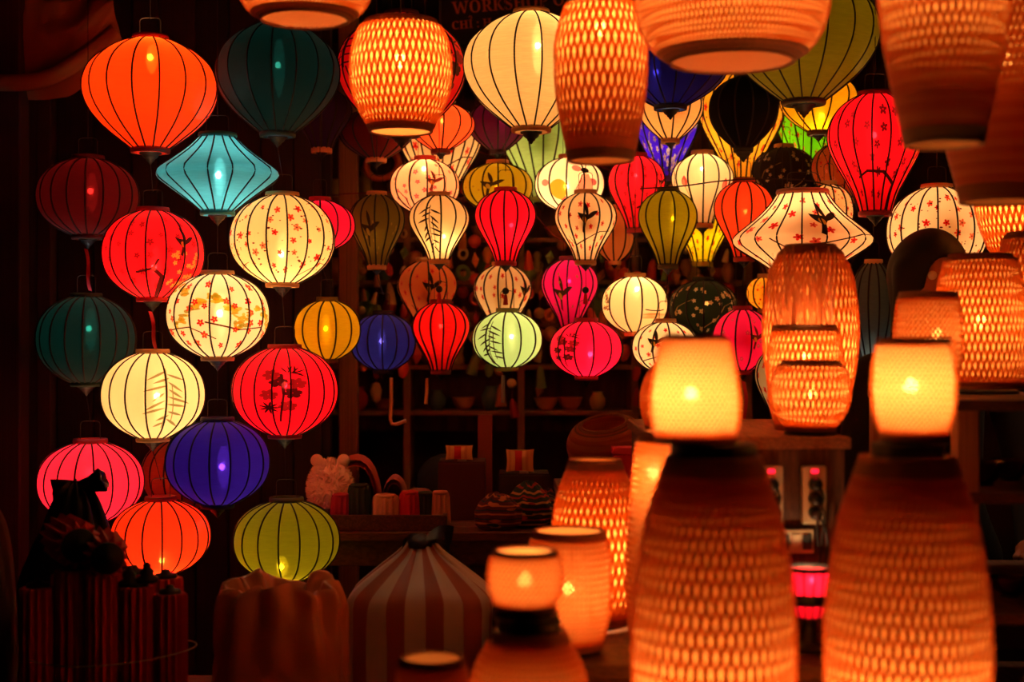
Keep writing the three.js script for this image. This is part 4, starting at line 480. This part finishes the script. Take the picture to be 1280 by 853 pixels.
// tipped basket on its stand, and the pink box beside it
{
  const d = 3.95, s = d / F, y = wy(604, d), g = base('wooden_stool', V(wx(770, d), 0, -d), 'tall wooden stool carrying the tipped basket and pink box', 'stool'); part('seat', box(0.34, 0.03, 0.28, 0, y - 0.015, 0, 0.005), M.darkWood, g); for (const sx of [-1, 1]) for (const sz of [-1, 1]) part('leg', box(0.035, y - 0.03, 0.035, sx * 0.14, (y - 0.03) / 2, sz * 0.11, 0.004), M.darkWood, g); for (const sz of [-1, 1]) part('stretcher', box(0.26, 0.025, 0.02, 0, 0.35, sz * 0.11, 0.003), M.darkWood, g);
  woven({ px: 764, top: 524, bot: 590, w: 100, d: 4.0, shape: 'bowl', pitch: 4, wf: 0.9, bare: true, bandTop: 0.1, bandBottom: 0.1, name: 'round_basket', category: 'basket', label: 'unlit round woven basket tipped forward on the tall stool', tilt: [0.32, 0.16] });
  const b = base('gift_box', V(wx(779, 3.85), y, -3.84), 'small pink box with a white end on the tall stool', 'box'), h = wy(558, 3.85) - y; part('box_body', box(0.06, h - 0.02, 0.06, 0, (h - 0.02) / 2, 0, 0.003), std('#e02868', 0.6), b); part('box_lid', box(0.066, 0.02, 0.066, 0, h - 0.01, 0, 0.003), std('#ff4a8a', 0.6), b); part('white_end', box(0.03, h * 0.9, 0.058, 0.046, h * 0.45, 0, 0.002), std('#e8d8c8', 0.7), b);
}
// ---------------------------------------------------------------- shelves full of small goods behind the lanterns
{
  const z = -6.3, d = 6.3, s = d / F, x0 = wx(372, d), x1 = wx(930, d), g = base('display_shelves', V((x0 + x1) / 2, 0, z), 'tall wooden display shelves crowded with small goods behind the lanterns', 'shelves'), ox = (x0 + x1) / 2;
  const ys = [250, 300, 352, 404, 456, 512].map((p) => wy(p, d)); for (const y of ys) part('shelf_board', box(x1 - x0, 0.02, 0.26, 0, y - 0.01, 0, 0.003), M.postWood, g); for (let k = 0; k <= 4; k++) part('upright', box(0.03, wy(150, d), 0.27, (x1 - x0) * (k / 4 - 0.5), wy(150, d) / 2, 0, 0.003), M.postWood, g); part('back_panel', box(x1 - x0, 1.5, 0.012, 0, wy(330, d), -0.137), M.darkWood, g);
  const kinds = [
    ['wooden_figurine', 'small carved wooden figurine on the display shelves', 'figurine', lathe([[0.001, 0], [0.03, 0], [0.032, 0.02], [0.022, 0.05], [0.028, 0.075], [0.014, 0.095], [0.02, 0.115], [0.012, 0.132], [0.001, 0.136]], 14), [std('#d0602c', 0.6), std('#a88040', 0.6), std('#6a8048', 0.6)]],
    ['ceramic_jar', 'small glazed ceramic jar on the display shelves', 'jar', lathe([[0.001, 0], [0.026, 0], [0.042, 0.03], [0.044, 0.06], [0.026, 0.088], [0.03, 0.1], [0.001, 0.1]], 16), [std('#c04430', 0.25), std('#587070', 0.25), std('#d09454', 0.3)]],
    ['painted_mask', 'small painted mask leaning on the display shelves', 'mask', (() => { const q = new THREE.SphereGeometry(1, 16, 12, 0, Math.PI); q.scale(0.045, 0.062, 0.03); q.translate(0, 0.062, 0); return q; })(), [std('#b8381c', 0.45, { side: THREE.DoubleSide }), std('#b07848', 0.5, { side: THREE.DoubleSide }), std('#5c6a34', 0.5, { side: THREE.DoubleSide })]],
    ['wooden_bowl', 'small turned wooden bowl on the display shelves', 'bowl', lathe([[0.001, 0], [0.024, 0], [0.04, 0.02], [0.052, 0.05], [0.048, 0.05], [0.034, 0.02], [0.001, 0.008]], 18), [std('#c87038', 0.5), std('#985030', 0.5), std('#dc9450', 0.5)]],
  ];
  const r = rng(77); for (const y of ys) for (let x = x0 + 0.06; x < x1 - 0.06;) { const q = kinds[Math.floor(r() * 4)], sc = 0.8 + r() * 0.35, w = 0.1 + r() * 0.03; if ([0, 1, 2, 3, 4].every((k) => Math.abs(x - (x0 + (x1 - x0) * k / 4)) > 0.06)) { const m = part(numbered(q[0]), q[3], q[4][Math.floor(r() * 3)], scene, V(x, y, z + 0.04 + (r() - 0.5) * 0.08)); m.scale.setScalar(sc); m.rotation.y = (r() - 0.5) * 0.8; tag(m, q[1], q[2], q[2] + 's on the display shelves'); } x += w; }
}
{
  const r = rng(131), shapesO = [new THREE.SphereGeometry(0.02, 12, 8), lathe([[0.001, -0.04], [0.014, -0.03], [0.02, 0], [0.012, 0.022], [0.001, 0.026]], 12), new THREE.TorusGeometry(0.018, 0.007, 6, 16), lathe([[0.001, -0.05], [0.016, -0.048], [0.01, 0], [0.004, 0.012], [0.001, 0.013]], 10), new THREE.OctahedronGeometry(0.026, 0).scale(0.8, 1.2, 0.6)], tints = [['red', '#d8402c'], ['orange', '#e07a34'], ['green', '#7a8a48'], ['brown', '#a8643c'], ['tan', '#d0a06c'], ['dark red', '#a02c24']].map(([n, c]) => [n, std(c, 0.6)]), flex = std('#6a3020', 0.8);
  for (let i = 0; i < 30; i++) { const px = 452 + i * 15.6 + r() * 6, d = 5.82 + (i % 3) * 0.09, n = 4 + Math.floor(r() * 4), top = 286 + r() * 60, g = base('ornament_string', at(px, top + n * 24, d), 'string of little cloth and wooden ornaments hanging before the display shelves', 'ornament string', 'ornament strings before the display shelves'), s = d / F; 
    for (let k = 0; k <= n; k++) { const m = part('ornament', shapesO[Math.floor(r() * 5)], tints[Math.floor(r() * 6)][1], g, V((r() - 0.5) * 0.008, k * 24 * s, 0)); m.scale.setScalar(0.8 + r() * 0.9); m.rotation.set((r() - 0.5) * 0.6, r() * 3, (r() - 0.5) * 0.8); }
    part('string', tube([V(0, 0, 0), V(0.001, (2.955 - g.position.y) / 2, 0), V(0, 2.955 - g.position.y, 0)], 0.0011, 6, 4), flex, g); }
}
struct('trim_3', box(0.075, 2.95, 0.075, wx(436, 5.65), 1.475, -5.65, 0.006), M.postWood);
struct('trim_4', box(0.05, 2.95, 0.05, wx(376, 5.75), 1.475, -5.75, 0.005), M.postWood);
struct('trim_5', box(0.04, 2.95, 0.05, wx(398, 5.9), 1.475, -5.9, 0.005), M.darkWood);
// hanging bent-wood scoops and strips of card seen among the middle lanterns
for (const [px, py, d, rr, rot, l] of [[478, 206, 5.75, 26, 0.4, 'bent wooden hoop hanging by the wooden post above the olive lantern'], [384, 222, 5.6, 24, -0.5, 'bent wooden hoop hanging beside the pink lantern']]) { const s = d / F, g = base('wooden_hoop', at(px, py, d), l, 'hoop'); const h = part('hoop', new THREE.TorusGeometry(rr * s * 0.8, 0.016, 8, 30).scale(1, 0.8, 1.4), std('#b8481c', 0.6), g); h.rotation.z = rot; part('hanging_cord', tube([V(0, rr * s * 0.7, 0), V(0.002, (2.955 - g.position.y) / 2, 0), V(0, 2.955 - g.position.y, 0)], 0.0015, 6, 5), M.cord, g); }
// ---------------------------------------------------------------- draped cloth under the roof at the left
{
  const d = 4.55, nx = 60, ny = 26, p = [], idx = [], n = valueNoise(91), xs = (u) => wx(-80 + 220 * u, d); 
  for (let j = 0; j <= ny; j++) for (let i = 0; i <= nx; i++) { const u = i / nx, v = j / ny, low = 112 - 8 * Math.cos(u * 6) - 66 * Math.pow(clamp((u - 0.7) / 0.3), 1.6), y = wy(-60 + (low + 60) * v, d), sag = Math.sin(v * 7 + u * 3) * 0.03 * v + 0.07 * Math.sin(v * Math.PI) + 0.03 * (n(u * 9, v * 9) - 0.5); p.push(xs(u), y, -d - 0.1 + sag); }
  for (let j = 0; j < ny; j++) for (let i = 0; i < nx; i++) { const a = j * (nx + 1) + i; idx.push(a, a + nx + 1, a + 1, a + 1, a + nx + 1, a + nx + 2); }
  const geo = new THREE.BufferGeometry(); geo.setAttribute('position', new THREE.Float32BufferAttribute(p, 3)); geo.setIndex(idx); geo.computeVertexNormals(); const g = base('draped_cloth', V(0, 0, 0), 'brown cloth draped under the roof beside the large orange lantern', 'cloth'); part('cloth', geo, std('#8a5a38', 0.9, { side: THREE.DoubleSide }), g);
  part('cloth_roll', tube([V(xs(0), wy(104, d), -d + 0.0), V(xs(0.3), wy(104, d), -d + 0.01), V(xs(0.6), wy(100, d), -d + 0.0), V(xs(0.8), wy(74, d), -d - 0.02), V(xs(1), wy(36, d), -d - 0.05)], 0.028, 30, 10), std('#8a5a38', 0.9), g);
  for (const u of [0.05, 0.95]) part('tie_cord', tube([V(xs(u), wy(-58, d), -d - 0.1), V(xs(u), 2.75, -d - 0.1), V(xs(u), 2.955, -d - 0.1)], 0.003, 6, 5), M.cord, g);
}
// ---------------------------------------------------------------- signboard
{
  const d = 5.75, s = d / F, c = canvas(1024, 384), k = c.getContext('2d'); k.fillStyle = '#140806'; k.fillRect(0, 0, 1024, 384); k.fillStyle = '#d05a38'; k.save(); k.translate(60, 205); k.rotate(-0.085); k.font = 'bold 88px serif'; k.textBaseline = 'middle'; k.save(); const wd = k.measureText('WORKSHOP OF').width; k.scale(620 / wd, 1); k.fillText('WORKSHOP OF', 0, 0); k.restore(); k.font = 'bold 58px serif'; k.fillText('CHI : H', -10, 88); { const ix = -10 + k.measureText('CH').width + k.measureText('I').width / 2; k.strokeStyle = '#d05a38'; k.lineWidth = 5; k.beginPath(); k.arc(ix, 54, 7, Math.PI, Math.PI * 2.4); k.lineTo(ix, 66); k.stroke(); } k.restore();
  const t = new THREE.CanvasTexture(c); t.colorSpace = THREE.SRGBColorSpace; const w = 256 * s, h = 96 * s, g = base('signboard', at(677, 56, d), 'dark signboard with dull red lettering above the large cream lantern', 'sign'); part('board', box(w, h, 0.02, 0, h / 2, 0, 0.003), std('#140806', 0.7), g); part('lettering', new THREE.PlaneGeometry(w * 0.99, h * 0.98).translate(0, h / 2, 0.0108), std('#ffffff', 0.7, { map: t }), g); for (const sx of [-1, 1]) part('hanger', box(0.012, 2.955 - g.position.y - h + 0.01, 0.006, sx * w * 0.4, h + (2.955 - g.position.y - h) / 2 - 0.005, -0.006), M.wire, g);
}
// ---------------------------------------------------------------- lamp wires strung between the lanterns
for (const [l, r, pts] of [
  ['red lamp wire strung past the olive and cream balloon lanterns', 0.0022, [[398, 246, 5.86], [420, 244, 5.4], [440, 242, 5.2], [545, 240, 5.18], [600, 241, 5.2], [660, 262, 5.22], [700, 300, 5.3], [760, 318, 5.4]]],
  ['dark lamp wire strung past the tulip and orange balloon lanterns', 0.0024, [[800, 236, 4.58], [850, 233, 4.58], [905, 226, 4.56], [960, 224, 4.62], [1010, 226, 4.6], [1050, 236, 4.6]]],
  ['red lamp wire looping behind the white lady lantern', 0.0022, [[438, 120, 5.6], [520, 160, 5.7], [630, 198, 5.7], [690, 200, 5.68], [760, 212, 5.7], [800, 262, 5.7]]]]) tag(part(numbered('lamp_wire'), tube(pts.map((q) => at(...q)), r, 60, 5), r > 0.0023 ? M.cord : M.redCord, scene), l, 'wire');
// ---------------------------------------------------------------- person behind the rack lamps
function blob(cell, lo, hi, fn) {
  const size = V(hi[0] - lo[0], hi[1] - lo[1], hi[2] - lo[2]), big = Math.max(size.x, size.y, size.z), n = Math.min(110, Math.ceil(big / cell) + 4), mc = new MarchingCubes(n, new THREE.MeshBasicMaterial(), false, false, 400000), half = big / 2 * n / (n - 3), cx = (lo[0] + hi[0]) / 2, cy = (lo[1] + hi[1]) / 2, cz = (lo[2] + hi[2]) / 2;
  mc.isolation = 0; for (let k = 0; k < n; k++) for (let j = 0; j < n; j++) for (let i = 0; i < n; i++) mc.field[k * n * n + j * n + i] = -fn(cx + (i - n / 2) / (n / 2) * half, cy + (j - n / 2) / (n / 2) * half, cz + (k - n / 2) / (n / 2) * half);
  mc.update(); const g = new THREE.BufferGeometry(); g.setAttribute('position', new THREE.BufferAttribute(mc.positionArray.slice(0, mc.count * 3), 3)); g.setAttribute('normal', new THREE.BufferAttribute(mc.normalArray.slice(0, mc.count * 3), 3)); g.scale(half, half, half); g.translate(cx, cy, cz); return g;
}
const smin = (a, b, k) => { const h = clamp(0.5 + 0.5 * (b - a) / k); return b + (a - b) * h - k * h * (1 - h); };
const cap = (x, y, z, a, b, ra, rb) => { const dx = b[0] - a[0], dy = b[1] - a[1], dz = b[2] - a[2], t = clamp(((x - a[0]) * dx + (y - a[1]) * dy + (z - a[2]) * dz) / (dx * dx + dy * dy + dz * dz)); return Math.hypot(x - a[0] - dx * t, y - a[1] - dy * t, z - a[2] - dz * t) - (ra + (rb - ra) * t); };
const ell = (x, y, z, c, r) => { const a = (x - c[0]) / r[0], b = (y - c[1]) / r[1], e = (z - c[2]) / r[2], k = Math.hypot(a, b, e); return (k - 1) * Math.min(...r); };
{
  const d = 3.86, g = base('person', V(wx(1166, d), 0, -d), 'person with long black hair and dark clothes standing behind the rack lamps', 'person'), top = wy(296, d), H0 = top - 0.115; g.rotation.y = 0.1;
  const legs = [[-0.1, 0.1], [0.1, -0.06]];
  const body = (x, y, z) => { let v = cap(x, y, z, [0, H0 - 0.33, 0], [0, 1.0, 0.01], 0.135, 0.12); v = smin(v, ell(x, y, z, [0, 0.95, 0], [0.165, 0.14, 0.125]), 0.06); v = smin(v, cap(x, y, z, [-0.15, H0 - 0.26, 0], [0.15, H0 - 0.26, 0], 0.062, 0.062), 0.06);
    for (const [sx, dz] of legs) { v = smin(v, cap(x, y, z, [sx, 0.9, 0], [sx * 1.05, 0.48, dz * 0.3], 0.088, 0.06), 0.04); v = smin(v, cap(x, y, z, [sx * 1.05, 0.48, dz * 0.3], [sx, 0.08, 0], 0.06, 0.042), 0.03); v = smin(v, cap(x, y, z, [sx, 0.045, -0.02], [sx, 0.04, 0.13], 0.045, 0.035), 0.03); }
    for (const sx of [-1, 1]) { v = smin(v, cap(x, y, z, [sx * 0.19, H0 - 0.27, 0], [sx * 0.24, H0 - 0.54, 0.03], 0.05, 0.04), 0.03); v = smin(v, cap(x, y, z, [sx * 0.24, H0 - 0.54, 0.03], [sx * 0.2, H0 - 0.72, 0.14], 0.038, 0.028), 0.02); } return v; };
  part('dark_clothes', blob(0.016, [-0.36, -0.02, -0.2], [0.36, H0 - 0.1, 0.34], body), std('#120c0c', 0.9), g);
  const skin = std('#a8644a', 0.6), head = (x, y, z) => { let v = ell(x, y, z, [0, H0, 0], [0.076, 0.11, 0.092]); v = smin(v, ell(x, y, z, [0, H0 - 0.062, 0.03], [0.052, 0.05, 0.055]), 0.03); v = smin(v, cap(x, y, z, [0, H0 - 0.21, -0.015], [0, H0 - 0.08, -0.01], 0.052, 0.048), 0.02); v = smin(v, cap(x, y, z, [0, H0 + 0.012, 0.088], [0, H0 - 0.03, 0.108], 0.008, 0.014), 0.012); for (const sx of [-1, 1]) { v = smin(v, ell(x, y, z, [sx * 0.08, H0 - 0.01, 0], [0.012, 0.03, 0.018]), 0.006); v = Math.max(v, -ell(x, y, z, [sx * 0.033, H0 + 0.006, 0.1], [0.017, 0.011, 0.016])); } v = smin(v, ell(x, y, z, [0, H0 - 0.06, 0.083], [0.022, 0.007, 0.01]), 0.006); return v; };
  part('head', blob(0.0045, [-0.1, H0 - 0.22, -0.11], [0.1, H0 + 0.12, 0.13], head), skin, g);
  for (const sx of [-1, 1]) { part('eye', new THREE.SphereGeometry(0.0125, 14, 10), std('#e8e0d8', 0.3), g, V(sx * 0.033, H0 + 0.006, 0.079)); const hand = (x, y, z) => { const a = [sx * 0.125, H0 - 0.6, 0.26], b = [sx * 0.11, H0 - 0.605, 0.315]; let v = smin(cap(x, y, z, [sx * 0.13, H0 - 0.6, 0.23], a, 0.026, 0.028), cap(x, y, z, a, b, 0.028, 0.026), 0.015); for (let f = 0; f < 4; f++) { const ox = (f - 1.5) * 0.017, L = [0.055, 0.068, 0.063, 0.048][f]; v = smin(v, cap(x, y, z, [b[0] + ox, b[1], b[2]], [b[0] + ox * 1.1, b[1] - 0.008, b[2] + L * 0.55], 0.0088, 0.008), 0.006); v = smin(v, cap(x, y, z, [b[0] + ox * 1.1, b[1] - 0.008, b[2] + L * 0.55], [b[0] + ox * 1.1, b[1] - 0.032, b[2] + L * 0.85], 0.008, 0.007), 0.004); } v = smin(v, cap(x, y, z, [a[0] - sx * 0.022, a[1], a[2]], [a[0] - sx * 0.055, a[1] - 0.008, a[2] + 0.04], 0.0105, 0.008), 0.008); return v; }; part('hand', blob(0.0045, [sx * 0.12 - 0.07, H0 - 0.66, 0.2], [sx * 0.12 + 0.07, H0 - 0.55, 0.4], hand), skin, g, V(sx * 0.07, -0.12, -0.1)); }
  const hair = (x, y, z) => { let v = ell(x, y, z, [0, H0 + 0.022, -0.018], [0.1, 0.118, 0.112]); v = smin(v, cap(x, y, z, [0, H0 + 0.01, -0.07], [0, H0 - 0.34, -0.12], 0.09, 0.06), 0.05); for (const sx of [-1, 1]) v = smin(v, cap(x, y, z, [sx * 0.082, H0 + 0.02, 0.015], [sx * 0.11, H0 - 0.32, 0.02], 0.03, 0.026), 0.03); const face = ell(x, y, z, [0, H0 - 0.03, 0.12], [0.066, 0.1, 0.075]); return Math.max(v, -face); };
  part('hair', blob(0.007, [-0.17, H0 - 0.42, -0.22], [0.17, H0 + 0.16, 0.12], hair), std('#050403', 0.7), g);
}

// ---------------------------------------------------------------- cords: from each bail up to the lantern overhead or to the ceiling
for (const h of hung) {
  const p = h.g.position; let best = 2.955, tx = 0, tz = 0;
  for (const q of hung) if (q !== h) { const b = q.g.position, yl = b.y + q.low; if (yl > p.y + h.top - 0.01 && Math.hypot(b.x - p.x, b.z - p.z) < q.R + 0.012 && yl < best) { best = yl + 0.004; tx = b.x - p.x; tz = b.z - p.z; } }
  part('hanging_cord', tube([V(0, h.top - 0.001, 0), V(tx * 0.5, (h.top + best - p.y) / 2, tz * 0.5), V(tx, best - p.y, tz)], 0.0013, 8, 5), M.cord, h.g);
}
renderer.render(scene, camera);
